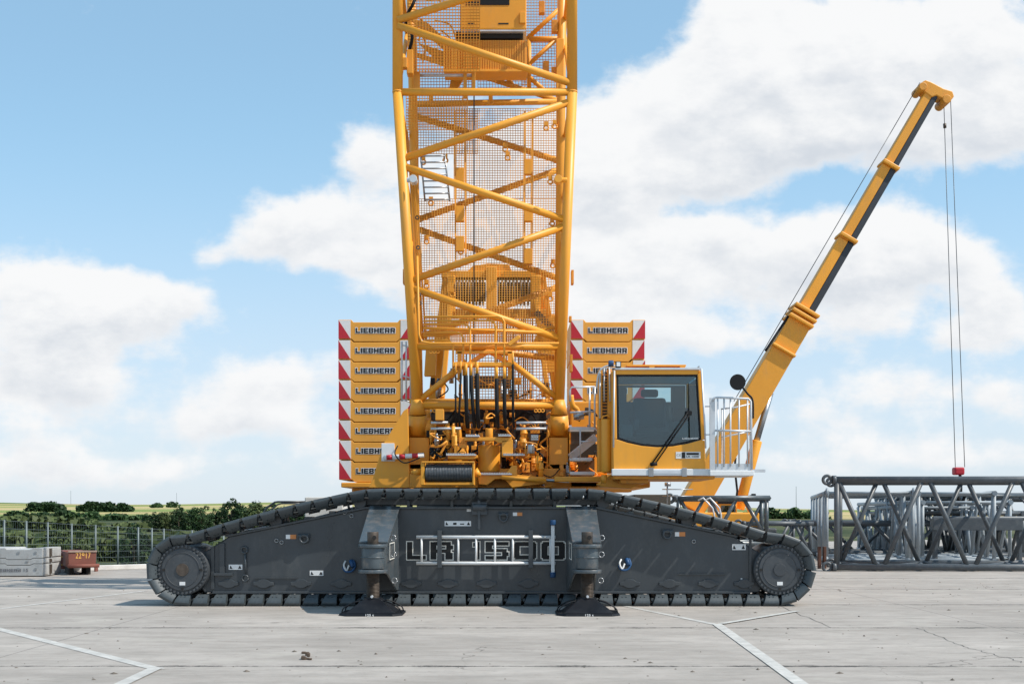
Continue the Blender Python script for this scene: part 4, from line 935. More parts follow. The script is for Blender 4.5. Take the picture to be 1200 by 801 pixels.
    rl.tube(P(668, 483, Ys), P(697, 482, Ys), .018, 8); rl.tube(P(680, 503, Ys), P(680, 536, Ys), .014, 8); rl.tube(P(680, 517, Ys), P(697, 517, Ys), .012, 8)
    rl.build('stair_rail', ALU, u)
    MB().path(curve_pts([P(669, 463, 21.6), P(671, 475, 21.6), P(676, 480, 21.7), P(678, 492, 21.7)], 5), .05, 10).build('air_duct', YEL, u)
    g = MB(); g.tube(P(672, 488, 21.6), P(684, 487, 21.6), .06, 14); g.build('beacon', STEEL, u)
    # A-frame with sheaves and rope behind the boom
    a = empty('a_frame', P(576, 400, 25)); a.parent = crane; a.location = P(576, 400, 25) - world_loc(crane)
    BL2 = [BLK, RUST, YDK, STEEL]
    def leg(p, q, Y0, Y1, w): MB().bar(P(p[0], p[1], Y0), P(q[0], q[1], Y1), w, w * 1.3, (0, 1, 0)).build('leg', YEL, a, bevel=.015)
    leg((508, 470), (526, 318), 26, 25, .22); leg((655, 470), (632, 318), 26, 25, .22)
    leg((518, 470), (530, 330), 24.6, 24.9, .10); leg((643, 470), (625, 330), 24.6, 24.9, .10)
    pbox(MB(), 517, 317, 640, 325, 24.85, 25.2).build('cross_beam', YEL, a, bevel=.015); pbox(MB(), 520, 362, 640, 371, 24.9, 25.2).build('cross_beam', YDK, a, bevel=.015)
    pbox(MB(), 570, 312, 582, 372, 24.7, 25.2).build('sheave_cheek', YEL, a, bevel=.02)
    for (x0, x1) in ((533, 569), (583, 622)):
        g = MB(); Y = 24.95; k = 9
        for i in range(k):
            xa = x0 + (x1 - x0) * i / k; g.tube((X(xa, Y), Y + .1, Z(341, Y)), (X(xa + (x1 - x0) / k * .55, Y), Y + .1, Z(341, Y)), .28, 24)
        g.tube((X(x0, Y), Y + .1, Z(341, Y)), (X(x1, Y), Y + .1, Z(341, Y)), .2, 16)
        g.build('sheave_set', RUST, a)
    for i, (x0, x1, ty) in enumerate(((524, 533, 322), (622, 634, 322))): pbox(MB(), x0, ty, x1, 366, 24.8, 25.2).build('side_plate', YEL, a, bevel=.02)
    MB().prism(ppoly([(548, 318), (600, 318), (596, 310), (572, 309), (554, 312)], 25), 24.95, 25.1).build('top_plate', YDK, a, bevel=.01)
    for i in range(16):
        px = 583 + i * 2.6 + (2 if i > 8 else 0); MB().tube(P(px, 366, 25), P(px * .98 + 11.8, 470, 25.6), .012, 6).build('hoist_rope', ROPE, a)
    for i in range(5):
        px = 540 + i * 3.4; MB().tube(P(px, 405, 25), P(px, 470, 25.6), .010, 6).build('hoist_rope', ROPE, a)
    pbox(MB(), 553, 440, 598, 452, 24.0, 24.6).build('rope_guard', RUST, a, bevel=.02)
    MB().prism(ppoly([(625, 400), (640, 368), (650, 368), (664, 420), (652, 436), (640, 436)], 25.2), 25.2, 25.4).build('gusset_plate', YEL, a, bevel=.01)
    MB().prism(ppoly([(497, 440), (499, 408), (506, 404), (512, 408), (510, 440)], 25.2), 25.2, 25.4).build('gusset_plate', YEL, a, bevel=.01)
    MB().bar(P(628, 365, 24.6), P(654, 392, 24.6), .05, .12).build('chain_guide', RUST, a)
    return u
up_ = upper()

# ---------------- boom
def boom():
    b = empty('lattice_boom', (CX, 22.2, Z(501, 22.1))); b.parent = crane; b.location = Vector((CX, 22.2, Z(501, 22.1))) - world_loc(crane)
    def YN(py): return 21.95 + (21.25 - 21.95) * min(1.25, max(0, (500 - py) / 390))       # near plane leans slightly
    def YR(py): return 22.35 + (23.7 - 22.35) * min(1.0, max(0, (500 - py) / 300))         # rear plane
    def nl(py): return 466 if py < 108 else 466 + (py - 108) * (488.5 - 466) / (470 - 108)
    def nr(py): return 670.5 if py < 108 else 670.5 - (py - 108) * (670.5 - 655.5) / (470 - 108)
    def rl(py): return 477 + max(0, (py - 108)) * .037
    def rr_(py): return 661 - max(0, (py - 108)) * .018
    # chords
    for f in (nl, nr):
        for a, c in ((-260, 108), (108, 500)):
            r0 = .092
            MB().tube(P(f(a), a, YN(a)), P(f(c), c, YN(c)), r0, 28).build('chord', YEL, b)
        MB().tube(P(f(103), 108.8, YN(108)), P(f(108), 107.2, YN(108)), .0955, 28).build('weld_collar', YEL, b)
        m_ = MB(); m_.tube(P(f(468), 468, YN(468)), P(f(480), 486, YN(480)), .094, 28, .165); m_.tube(P(f(480), 486, YN(480)), P(f(481), 508, YN(500) + .05), .168, 28, .172); m_.build('boom_foot', YEL, b)
    for f in (rl, rr_):
        MB().tube(P(f(-260), -260, YR(-200)), P(f(480), 480, YR(480)), .085, 24).build('chord', YEL, b)
    def near(p, q, r=.066): MB().tube(P(p[0], p[1], YN(p[1])), P(q[0], q[1], YN(q[1])), r, 20).build('lacing_tube', YEL, b)
    def rear(p, q, r=.06): MB().tube(P(p[0], p[1], YR(p[1])), P(q[0], q[1], YR(q[1])), r, 18).build('lacing_tube', YEL, b)
    near((466, 24), (672, -42)); near((466, 30), (672, 98.5)); near((466, 108), (671, 108)); near((474, 185.5), (668, 119.5)); near((473, 195), (665, 258.5))
    near((482, 328.5), (663, 264.5)); near((482, 337), (657, 397)); near((486, 406), (657, 406)); near((490, 475), (655, 475), .07)
    near((490, 470), (547, 424), .058); near((655, 468), (598, 424), .058)
    near((466, -110), (672, -48))
    rear((480, 134), (660, 190)); rear((485, 259), (660, 197)); rear((486, 267), (657, 327)); rear((488, 396), (657, 335)); rear((480, 122), (661, 119)); rear((488, 402), (655, 420))
    rear((620, 46), (661, 46), .055); rear((617, 46), (661, 6), .045); rear((617, 78), (650, 48), .045); rear((620, 46), (620, 106), .045); rear((588, 82), (605, 106), .045); rear((616, 87), (640, 108), .045); rear((660, 120), (480, 62), .05)
    rear((480, 470), (655, 470), .05)
    # side lacing, between near and rear chords
    for f, g in ((nl, rl), (nr, rr_)):
        seq = [(-60, 40), (108, 40), (108, 180), (190, 250), (330, 255), (335, 395), (470, 400)]
        for a, c in seq: MB().tube(P(f(a), a, YN(a)), P(g(c), c, YR(c)), .045, 14).build('side_lacing_tube', YEL, b)
    # mesh screens
    def screen(px0, py0, px1, py1, Yf, pitch, w, m, name='mesh_screen', dy=0):
        g = MB(); Ya, Yb = Yf(py0) + dy, Yf(py1) + dy
        c00, c10, c01, c11 = P(px0, py0, Ya), P(px1, py0, Ya), P(px0, py1, Yb), P(px1, py1, Yb)
        nx = int((c10 - c00).length / pitch); nz = int((c01 - c00).length / pitch)
        for i in range(nx + 1): t = i / nx; g.bar(c00.lerp(c10, t), c01.lerp(c11, t), w, w, (0, 1, 0))
        for i in range(nz + 1):
            t = i / nz; a_, b_ = c00.lerp(c01, t), c10.lerp(c11, t); a_.y += w; b_.y += w; g.bar(a_, b_, w, w, (0, 1, 0))
        return g.build(name, m, b)
    MW = mat('mesh_wire', (.74, .36, .055), .5, var=.1)
    screen(488, 233, 652, 402, YR, .050, .0105, MW, dy=-.12)
    screen(478, 127, 560, 180, YR, .050, .0105, MW, dy=-.12)
    screen(532, 127, 652, 232, YR, .050, .0105, MW, dy=-.10)
    screen(612, 0, 660, 103, YR, .055, .010, MW, dy=.1)
    screen(560, 84, 618, 106, YR, .055, .010, MW, dy=-.1)
    screen(488, 82, 556, 106, YR, .055, .010, MW, dy=-.1)
    screen(478, -20, 562, 84, YN, .052, .0135, YEL, dy=.55)
    screen(476, 112, 548, 152, YN, .048, .012, YEL, dy=.4)
    for (x0, x1) in ((497, 650), ): screen(497, 372, 650, 404, YN, .05, .012, YEL, dy=.5)
    screen(600, 410, 650, 472, YN, .055, .011, YEL, dy=.45); screen(555, 412, 600, 472, YN, .055, .010, MW, dy=.5); screen(534, 411, 546, 424, YN, .05, .010, MW, dy=.5)
    # screen frame bars
    for px in (533, 545, 615, 624): MB().bar(P(px, 130, 23.2), P(px + (1 if px < 600 else -1), 310, 22.9), .03, .03).build('screen_post', YEL, b)
    for px, py in ((539, 205), (539, 250), (539, 285), (619, 195), (619, 250), (619, 300)): pbox(MB(), px - 5, py - 9, px + 5, py + 9, 22.85, 22.95).build('clamp_plate', YEL, b, bevel=.01)
    # lugs along the tubes
    for px, py in ((496, 190), (522, 188), (592, 175), (640, 150), (648, 128), (500, 283), (645, 213), (647, 262), (648, 311), (645, 350), (540, 295), (530, 345), (650, 148), (505, 238), (595, 185), (540, 165), (500, 335), (575, 120), (505, 120), (545, 117)):
        g = MB(); c = P(px, py, 22.9); g.torus(c, .045, .016, 'y', 12, 6); g.box(c.x - .04, c.x + .04, 22.88, 22.92, c.z + .045, c.z + .12); g.build('lug', YEL, b)
    # ladder inside
    g = MB()
    for (a, q) in (((493, 182), (498, 236)), ((521, 180), (527, 236))): g.tube(P(a[0], a[1], 22.6), P(q[0], q[1], 22.8), .018, 6)
    for k in range(8): py = 183 + k * 7.3; g.tube(P(493 + k * .6, py, 22.6 + k * .025), P(522 + k * .7, py - .3, 22.6 + k * .025), .014, 6)
    g.build('access_ladder', STEEL, b)
    MB().tube(P(555.5, -20, 22.6), P(555.5, 440, 22.5), .013, 6).build('hoist_rope', ROPE, b)
    # pipes down the left chord
    for dx, r_ in ((11.5, .022), (15, .014), (18, .016)):
        MB().tube(P(nl(160) + dx, 210 if dx > 12 else 200, 21.6), P(nl(400) + dx - 3, 400, 21.9), r_, 8).build('hydraulic_pipe', YEL, b)
    for px, py in ((484.5, 211), (654, 211)):
        g = MB(); c = P(px, py, 21.2); g.tube(c + Vector((0, -.1, 0)), c + Vector((0, .1, 0)), .07, 14); g.tube(c, c + Vector((.16 if px > 600 else -.12, 0, 0)), .045, 10); g.build('pin_holder', ALU if px < 600 else YEL, b, bevel=.006)
    for k, py in enumerate((255, 290, 345, 355)): MB().torus(P(489 + k, py, 21.6), .03, .012, 'y', 10, 6).build('pipe_clamp', RUST, b)
    # upper-left plates and black hose
    pbox(MB(), 476.5, 58, 484, 86, 21.5, 21.7).build('hose_plate', YEL, b, bevel=.01); pbox(MB(), 471, 67, 477, 79, 21.45, 21.6).build('hose_plate', YEL, b, bevel=.01)
    MB().path(curve_pts([P(489, -10, 21.6), P(484, 5, 21.5), P(478, 16, 21.6), P(476, 30, 21.9), P(483, 42, 21.6), P(480, 58, 21.6)], 5), .03, 8).build('black_hose', BLK, b)
    g = MB(); g.tube(P(486, 88.5, 21.9), P(556, 88.5, 21.9), .028, 10); g.build('cross_rod', ALU, b)
    for px in (487, 490, 545, 555): pbox(MB(), px - 2, 84, px + 2, 106, 21.85, 21.95).build('rod_bracket', YEL, b, bevel=.01)
    # platform housing at the top of the picture
    Yh = 22.3
    hb = MB(); pbox(hb, 539, -60, 617, 34, Yh, Yh + 1.0); h = hb.build('winch_housing', YEL, b, bevel=.02)
    pbox(MB(), 546, -20, 597, 6, Yh - .01, Yh + .0).build('dark_window', BLK, h, bevel=.003)
    pbox(MB(), 540, 35, 616, 36.8, Yh - .05, Yh + .9).build('floor_strip', ALU, h)
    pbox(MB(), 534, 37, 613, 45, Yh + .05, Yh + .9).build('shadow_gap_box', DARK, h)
    for a, c_ in ((548, 556), (584, 596)): pbox(MB(), a, 27, c_, 28.5, Yh - .006, Yh + .0).build('slot', DARK, h)
    pbox(MB(), 609, 14, 616, 27, Yh - .04, Yh).build('hinge_box', YEL, h, bevel=.008)
    rb = MB(); x0, x1 = X(520, Yh), X(617.5, Yh); n = 34
    rb.box(x0, x1, Yh + .06, Yh + .5, Z(83, Yh), Z(46, Yh))
    for k in range(n): xa = x0 + (x1 - x0) * k / n; rb.box(xa, xa + (x1 - x0) / n * .5, Yh + .03, Yh + .0601, Z(82.5, Yh), Z(46.5, Yh))
    rb.build('ribbed_panel', YEL, h)
    pbox(MB(), 520, 81, 618, 84, Yh - .0, Yh + .3).build('panel_lip', YEL, h, bevel=.006)
    # bits of steelwork behind upper mesh
    rd = random.Random(3)
    for pts in ([(478, 20), (500, 26), (520, 44), (540, 50), (520, 58), (498, 38)], [(490, 50), (520, 60), (530, 84), (512, 70)], [(530, 84), (548, 84), (536, 104), (526, 104)], [(548, 62), (532, 84), (520, 84), (520, 70)]):
        MB().prism(ppoly(pts, 23.0), 23.0, 23.08).build('bracing_plate', YDK, b, bevel=.01)
    for i in range(7):
        a = (rd.uniform(480, 530), rd.uniform(0, 40)); q = (a[0] + rd.uniform(-20, 30), a[1] + rd.uniform(5, 40)); MB().path(curve_pts([P(*a, 22.6), P((a[0] + q[0]) / 2 + 5, (a[1] + q[1]) / 2 - 6, 22.7), P(*q, 22.6)], 6), .016, 6).build('cable', rd.choice([BLK, YDK, YEL]), b)
    for px, py in ((635, 8), (650, 30), (650, 85), (640, 78), (655, 70)): pbox(MB(), px - 3.5, py - 7, px + 3.5, py + 7, 23.1, 23.25).build('bracket', YDK, b, bevel=.01)
    pbox(MB(), 652, 45, 661, 108, 23.0, 23.3).build('side_channel', YEL, b, bevel=.01)
    # bundle of pipes sweeping right and down to the hoses
    Yq = 21.35
    runs = [(545, 373, 590), (538, 377, 580), (532, 381, 555), (528, 385, 549), (522, 389, 543), (516, 393, 541), (512, 398, 533)]
    for i, (_, py, px) in enumerate([(0, 370, 591), (0, 375, 581), (0, 379, 551), (0, 384, 0), (0, 389, 543), (0, 393, 0), (0, 398, 531)]):
        Yk = Yq + i * .03; x0 = 496
        if px: MB().path([P(x0, py + 1, Yk), P(px - 8, py + .5, Yk), P(px - 3, py + 2, Yk), P(px, py + 7, Yk), P(px, 409, Yk), P(px, 440, Yk)], .019, 8).build('hydraulic_pipe', YEL, b)
        else: MB().tube(P(x0, py, Yk), P(650, py + (6 if i == 3 else -9), Yk + .3), .028, 8).build('hydraulic_pipe', YEL, b)
    MB().path([P(489, 300, Yq), P(491, 392, Yq), P(494, 400, Yq), P(504, 402, Yq), P(655, 402, Yq)], .02, 8).build('hydraulic_pipe', YEL, b)
    pbox(MB(), 530, 424, 601, 429, 21.35, 21.55).build('hose_manifold', YEL, b, bevel=.008); pbox(MB(), 534, 411, 600, 414, 21.5, 21.6).build('pipe_rail', YEL, b, bevel=.005)
    pbox(MB(), 536, 412, 541, 444, 21.5, 21.6).build('rail_post', YEL, b); pbox(MB(), 595, 412, 600, 444, 21.5, 21.6).build('rail_post', YEL, b)
    MB().prism(ppoly([(548, 424), (570, 409), (577, 409), (598, 424), (590, 424), (573, 414), (556, 424)], 21.6), 21.6, 21.7).build('gusset', YEL, b, bevel=.005)
    MB().bar(P(596, 404, 21.3), P(609, 394, 21.3), .07, .07).build('stub', YEL, b, bevel=.01)
    for px, y0, lean, r_ in ((534, 439, 0, .016), (540, 437, -2, .02), (546, 440, 1, .036), (552, 440, 3, .032), (559, 438, 1, .038), (582, 444, .5, .036), (591, 444, .5, .034), (601, 427, .3, .024)):
        MB().tube(P(px, y0 - 14, 21.32), P(px, y0, 21.32), r_ * .8, 10).build('pipe_end', YEL, b)
        MB().path(curve_pts([P(px, y0, 21.32), P(px + lean * .4, y0 + 25, 21.25), P(px + lean, 488, 21.3), P(px + lean + 1, 500, 21.6)], 5), r_, 10).build('black_hose', BLK, b)
    pbox(MB(), 510, 479, 520, 492, 21.2, 21.4).build('junction_box', YEL, b, bevel=.01)
    for px, py in ((509, 475), (632, 475), (509, 406), (640, 406)):
        g = MB(); [g.torus(P(px + d, py + 6, 21.75), .028, .01, 'y', 10, 6) for d in (-4, 0, 4)]; g.build('clip_row', YEL, b)
    # little plates outside the chords
    for px, y0, y1 in ((472, 315, 332), (669.5, 316, 332), (668, 415, 435), (667, 370, 376)): pbox(MB(), px, y0, px + 3, y1, 21.9, 22.1).build('side_lug', YDK, b, bevel=.005)
boom()

# ---------------- cab
def cab():
    Y = 19.6; c = empty('operator_cab', P(772, 552, Y)); c.parent = crane; c.location = P(772, 552, Y) - world_loc(crane)
    x0, x1 = X(719, Y), X(826, Y); zt, zb = Z(433, Y), Z(550, Y); Yb = Y + 1.9
    zs = Z(520, Y)
    sh = MB()
    sh.prism(ppoly([(719, 550), (718, 514), (723, 514.5), (735, 518.5), (752, 522.2), (770, 523.8), (788, 522.8), (806, 519.5), (822, 515), (826, 516), (827, 548), (826, 550)], Y), Y, Y + .04)   # lower front
    sh.prism(ppoly([(718, 514), (718, 433), (722, 433), (723, 514)], Y), Y, Y + .05)
    sh.prism(ppoly([(817.5, 438.5), (822, 434), (826.5, 514.5), (822, 515)], Y), Y, Y + .05)
    sh.prism(ppoly([(722, 433), (820, 433), (817.5, 438.5), (722, 438.5)], Y), Y, Y + .05)
    sh.box(x0 - .02, x0 + .03, Y + .055, Yb, zb, zt - .01); sh.box(x1 - .04, x1, Y + .055, Yb, zb, zs); sh.box(x1 - .04, x1, Yb - .15, Yb, zs, zt - .01)
    sh.box(x0 + .03, x1 - .06, Y + .055, Yb, zb, zb + .06)
    body = sh.build('cab_shell', YEL, c, bevel=.008)
    MB().box(x0 - .01, x1 - .03, Y + .055, Yb, zt - .05, zt - .005).build('roof', YEL, c, bevel=.01)
    # back wall with window
    bw = MB(); wx0, wx1, wz0, wz1 = x0 + .39, x0 + 1.19, 3.466, 3.727
    bw.box(x0 + .03, wx0, Yb - .05, Yb - .002, zb + .06, zt - .06); bw.box(wx1, x1 - .05, Yb - .05, Yb - .002, zb + .06, zt - .06); bw.box(wx0, wx1, Yb - .05, Yb - .002, zb + .06, wz0); bw.box(wx0, wx1, Yb - .05, Yb - .002, wz1, zt - .06)
    INT = mat('cab_interior', (.17, .185, .19), .7)
    bw.build('rear_wall', INT, c)
    MB().box(x0 + .031, x0 + .04, Y + .06, Yb - .06, zb + .07, zt - .06).build('inner_lining', INT, c)
    # glass
    g = MB(); g.prism(ppoly([(722.3, 438.8), (817.3, 438.8), (821.7, 514.8), (806, 519.2), (788, 522.5), (770, 523.5), (752, 522), (735, 518.2), (723, 514.2)], Y + .012), Y + .012, Y + .018); g.build('windscreen', GLS, c)
    MB().box(x1 - .03, x1 - .024, Y + .1, Yb - .16, zs + .01, zt - .06).build('side_window', GLS, c)
    # black border of windscreen
    bd = MB()
    outl = [(722.4, 438.9), (817.2, 438.9), (821.6, 514.6), (806, 519), (788, 522.3), (770, 523.3), (752, 521.8), (735, 518), (723.2, 514)]
    cxp, cyp = 772, 478
    for i in range(len(outl)):
        a = outl[i]; b_ = outl[(i + 1) % len(outl)]
        def inn(p): return (p[0] + (cxp - p[0]) * .045, p[1] + (cyp - p[1]) * .05)
        bd.prism(ppoly([a, b_, inn(b_), inn(a)], Y + .007), Y + .006, Y + .010)
    bd.build('windscreen_seal', BLK, c)
    # seat and console
    s = MB(); s.box(x0 + .42, x0 + .98, Y + .9, Y + 1.05, 2.95, 3.45); s.box(x0 + .40, x0 + 1.0, Y + .5, Y + 1.0, 2.72, 2.86); s.build('seat', mat('seat_fabric', (.05, .055, .06), .8), c, bevel=.05)
    MB().box(x0 + .55, x0 + .85, Y + .92, Y + 1.0, 3.46, 3.60).build('headrest', BLK, c, bevel=.04)
    MB().box(x0 + .12, x0 + .35, Y + .3, Y + .9, 2.5, 2.95).build('console', INT, c, bevel=.03); MB().box(x0 + 1.05, x0 + 1.28, Y + .3, Y + .9, 2.5, 3.05).build('console', INT, c, bevel=.03)
    MB().box(x0 + 1.0, x0 + 1.3, Y + .25, Y + .30, 3.0, 3.22).build('monitor', BLK, c, bevel=.01)
    MB().box(x0 + .1, x1 - .1, Y + 1.2, Y + 1.25, 2.5, 3.2).build('rear_shelf', INT, c)
    MB().box(x0 + .05, x1 - .1, Y + .10, Y + .45, 2.62, 2.72).build('dashboard', BLK, c, bevel=.03)
    MB().box(x0 + .06, x1 - .16, Y + .06, Y + .07, 3.60, 3.74).build('sun_visor', glass('visor_tint', (.30, .50, .60), .0), c)
    for dx in (.38, 1.02): MB().box(x0 + dx, x0 + dx + .09, Y + .55, Y + .85, 2.86, 3.06).build('armrest', mat('grey_vinyl', (.12, .12, .12), .6), c, bevel=.02)
    MB().path(curve_pts([(x0 + .3, Y + .4, 2.75), (x0 + .32, Y + .42, 2.95), (x0 + .30, Y + .38, 3.05)], 4), .018, 8).build('joystick', BLK, c); MB().path(curve_pts([(x0 + 1.15, Y + .4, 2.75), (x0 + 1.14, Y + .42, 2.95), (x0 + 1.16, Y + .38, 3.05)], 4), .018, 8).build('joystick', BLK, c)
    # wiper
    w = MB(); w.tube(P(764, 543, Y - .05), P(806, 483, Y - .05), .012, 8); w.tube(P(768, 543, Y - .05), P(809, 484, Y - .05), .010, 8); w.tube(P(762, 544, Y - .04), P(770, 543, Y - .04), .03, 8)
    wp = w.build('wiper_arm', BLK, c); MB().tube(P(807, 449, Y - .03), P(808, 513, Y - .03), .009, 6).build('wiper_blade', BLK, wp)
    pbox(MB(), 804, 481, 811, 486, Y - .06, Y - .03).build('wiper_joint', BLK, wp, bevel=.006)
    # silver side trims, roof rails
    MB().tube(P(720, 434, Y - .03), P(719, 524, Y - .03), .014, 8).build('trim_tube', ALU, c); MB().path([P(822, 432, Y - .03), P(826, 500, Y - .03), P(827, 525, Y - .03)], .014, 8).build('trim_tube', ALU, c)
    pbox(MB(), 721, 430.5, 822, 433, Y - .03, Y + .02).build('gutter', ALU, c, bevel=.004)
    pbox(MB(), 734, 427, 804, 429, Y + .1, Y + 1.2).build('roof_guard', YEL, c, bevel=.006)
    for px in (764, 800): pbox(MB(), px - 3, 428.5, px + 3, 432, Y + .1, Y + .3).build('roof_guard_bracket', YEL, c)
    g = MB(); pbox(g, 721.5, 423, 728, 430, Y - .05, Y + .03); l = g.build('work_light', BLK, c, bevel=.008); pbox(MB(), 722.6, 424, 727, 429, Y - .055, Y - .051).build('lens', WHT, l)
    MB().prism(ppoly([(815, 432), (820, 432), (819.5, 428)], Y), Y + .0, Y + .1).build('horn', STEEL, c)
    # type plate
    t = pbox(MB(), 792, 529, 821, 537, Y - .006, Y - .002).build('type_plate', WHT, c)
    m_ = MB(); pbox(m_, 799, 529.5, 803, 536.5, Y - .010, Y - .0065); pbox(m_, 804.5, 530.2, 819, 532.6, Y - .010, Y - .0065); m_.build('type_lettering_bar', LBLK, t)
    put_mesh('lettering', font_mesh('CE', .06, 1, 0, 'lettering'), mat('print_grey', (.25, .25, .25), .6), t, P(795.5, 533, Y - .009))
    put_mesh('lettering', font_mesh('LR 1500', .034, 1.6, .001, 'lettering'), LBLK, t, P(811.5, 534.6, Y - .009))
    put_mesh('lettering', block_word('lettering', .26, .026, 0, 0, WHT), WHT, c, P(809, 513.4, Y - .004))
    # kick rail below the cab
    pbox(MB(), 717, 549, 836, 557, Y - .06, Y - .0).build('kick_rail', WHT, c, bevel=.01)
    for px in (763, 802): pbox(MB(), px - 3, 548, px + 3, 558, Y - .075, Y - .061).build('rail_clamp', STEEL, c, bevel=.005)
    pbox(MB(), 766, 551, 800, 554.5, Y - .066, Y - .061).build('rail_slot', ALU, c)
    g = MB(); pbox(g, 719, 557, 838, 561, Y + .02, Y + 1.7); pbox(g, 727, 561, 760, 566, Y + .2, Y + 1.7); g.build('cab_support', YDK, c, bevel=.015)
    g = MB(); g.prism(ppoly([(700, 567), (716, 556), (745, 560), (757, 565), (740, 572), (705, 570)], Y + .5), Y + .5, Y + .9); g.build('swing_arm', YEL, c, bevel=.015)
    # left column
    Yl = 19.9
    g = MB(); g.tube(P(710.5, 553, Yl), P(710.5, 491, Yl), .085, 20); g.build('tank', YEL, c, bevel=.015)
    MB().path([P(705, 497, Yl), P(706, 488, Yl), P(712, 486, Yl), P(716, 492, Yl)], .016, 8).build('pipe', YEL, c)
    g = MB(); pbox(g, 702, 432, 706, 490, Yl + .05, Yl + .4); pbox(g, 712, 432, 717, 490, Yl + .05, Yl + .4); pbox(g, 701, 490, 718, 552, Yl + .2, Yl + .5); g.build('side_column', YEL, c, bevel=.01)
    pbox(MB(), 706, 436, 712, 490, Yl + .15, Yl + .2).build('louvre_panel', RUST, c)
    for k in range(14): pbox(MB(), 706, 438 + k * 3.7, 712, 439.4 + k * 3.7, Yl + .10, Yl + .16).build('louvre', YDK, c)
    g = MB(); g.path(curve_pts([P(699, 455, Yl), P(701, 440, Yl), P(705, 432, Yl), P(714, 428, Yl), P(722, 429, Yl)], 5), .016, 8); g.tube(P(703, 436, Yl), P(703, 490, Yl), .014, 8); g.tube(P(708, 431, Yl), P(708, 470, Yl), .012, 8); g.tube(P(714, 429, Yl), P(715, 470, Yl), .014, 8); g.build('roof_rail', ALU, c)
    g = MB(); g.tube(P(713, 426, Yl - .1), P(719, 426, Yl - .1), .055, 14); g.build('roof_beacon', BLUE, c, bevel=.01)
    g = MB(); g.tube(P(708, 556, Yl), P(708, 566, Yl), .05, 12); g.build('mount_foot', YDK, c)
    # access basket right of the cab
    Yk = 19.45; bk = empty('access_platform', P(857, 556, Yk)); bk.parent = crane; bk.location = P(857, 556, Yk) - world_loc(crane)
    pbox(MB(), 838.3, 543, 880, 551, Yk + .004, Yk + .03).build('toe_board', ALU, bk); pbox(MB(), 832, 551, 884, 557, Yk - .02, Yk + 1.1).build('floor', WHT, bk, bevel=.008)
    pbox(MB(), 881, 549.5, 897, 553, Yk + .3, Yk + .34).build('step_bar', ALU, bk)
    g = MB()
    pbox(g, 832, 466, 838, 552, Yk, Yk + .05); 
    g.path([P(835, 470, Yk), P(837, 466, Yk), P(841, 465.5, Yk), P(877, 467, Yk), P(880, 470, Yk), P(881, 550, Yk)], .018, 8)
    g.tube(P(838, 504, Yk), P(881, 505, Yk), .018, 8)
    for px in (841, 848.5, 856, 866, 876): g.tube(P(px, 467, Yk), P(px, 546, Yk), .014, 8)
    Y2 = Yk + .95
    g.path([P(845, 479, Y2), P(862, 477, Y2), P(880, 473, Y2)], .014, 8); g.tube(P(845, 512, Y2), P(880, 505, Y2), .014, 8)
    for px in (846, 856, 866, 879): g.tube(P(px, 478, Y2), P(px, 548, Y2), .012, 8)
    g.tube(P(880, 468, Yk), P(880, 474, Y2), .016, 8); g.tube(P(881, 505, Yk), P(880, 506, Y2), .014, 8)
    g.build('guard_rail', ALU, bk)
    for px0, py in ((826, 476), (826, 509)): MB().tube(P(px0, py, Yk + .05), P(836, py, Yk + .05), .010, 6).build('stay', ALU, bk)
    m_ = MB(); cc = P(864.5, 447.5, Yk - .1); n = 28
    m_.tube((cc.x, cc.y, cc.z), (cc.x, cc.y + .05, cc.z), .135, n, .10); mm = m_.build('mirror', BLK, bk, bevel=.01)
    MB().path(curve_pts([P(868, 451, Yk - .02), P(876, 461, Yk), P(882, 469, Yk), P(882.5, 490, Yk)], 5), .016, 8).build('mirror_arm', BLK, mm)
cab()

# handrail and pale box behind the tracks (left)
g = MB(); Yh = 27.5
g.path([P(303, 612, Yh), P(309, 600, Yh), P(313, 594, Yh), P(322, 588, Yh), P(326, 587.5, Yh), P(358, 587.5, Yh)], .022, 8); g.path([P(309, 612, Yh), P(314, 601, Yh), P(325, 591, Yh), P(330, 589.5, Yh), P(357, 589.5, Yh)], .018, 8)
g.build('step_rail', FRM, crane)
g = MB(); pbox(g, 357, 582, 402, 612, 34, 36); o = g.build('site_box', mat('pale_box', (.58, .56, .52), .7, var=.1), None, bevel=.03); tag(o, 'pale beige box standing behind the upper left run of the tracks', 'box')

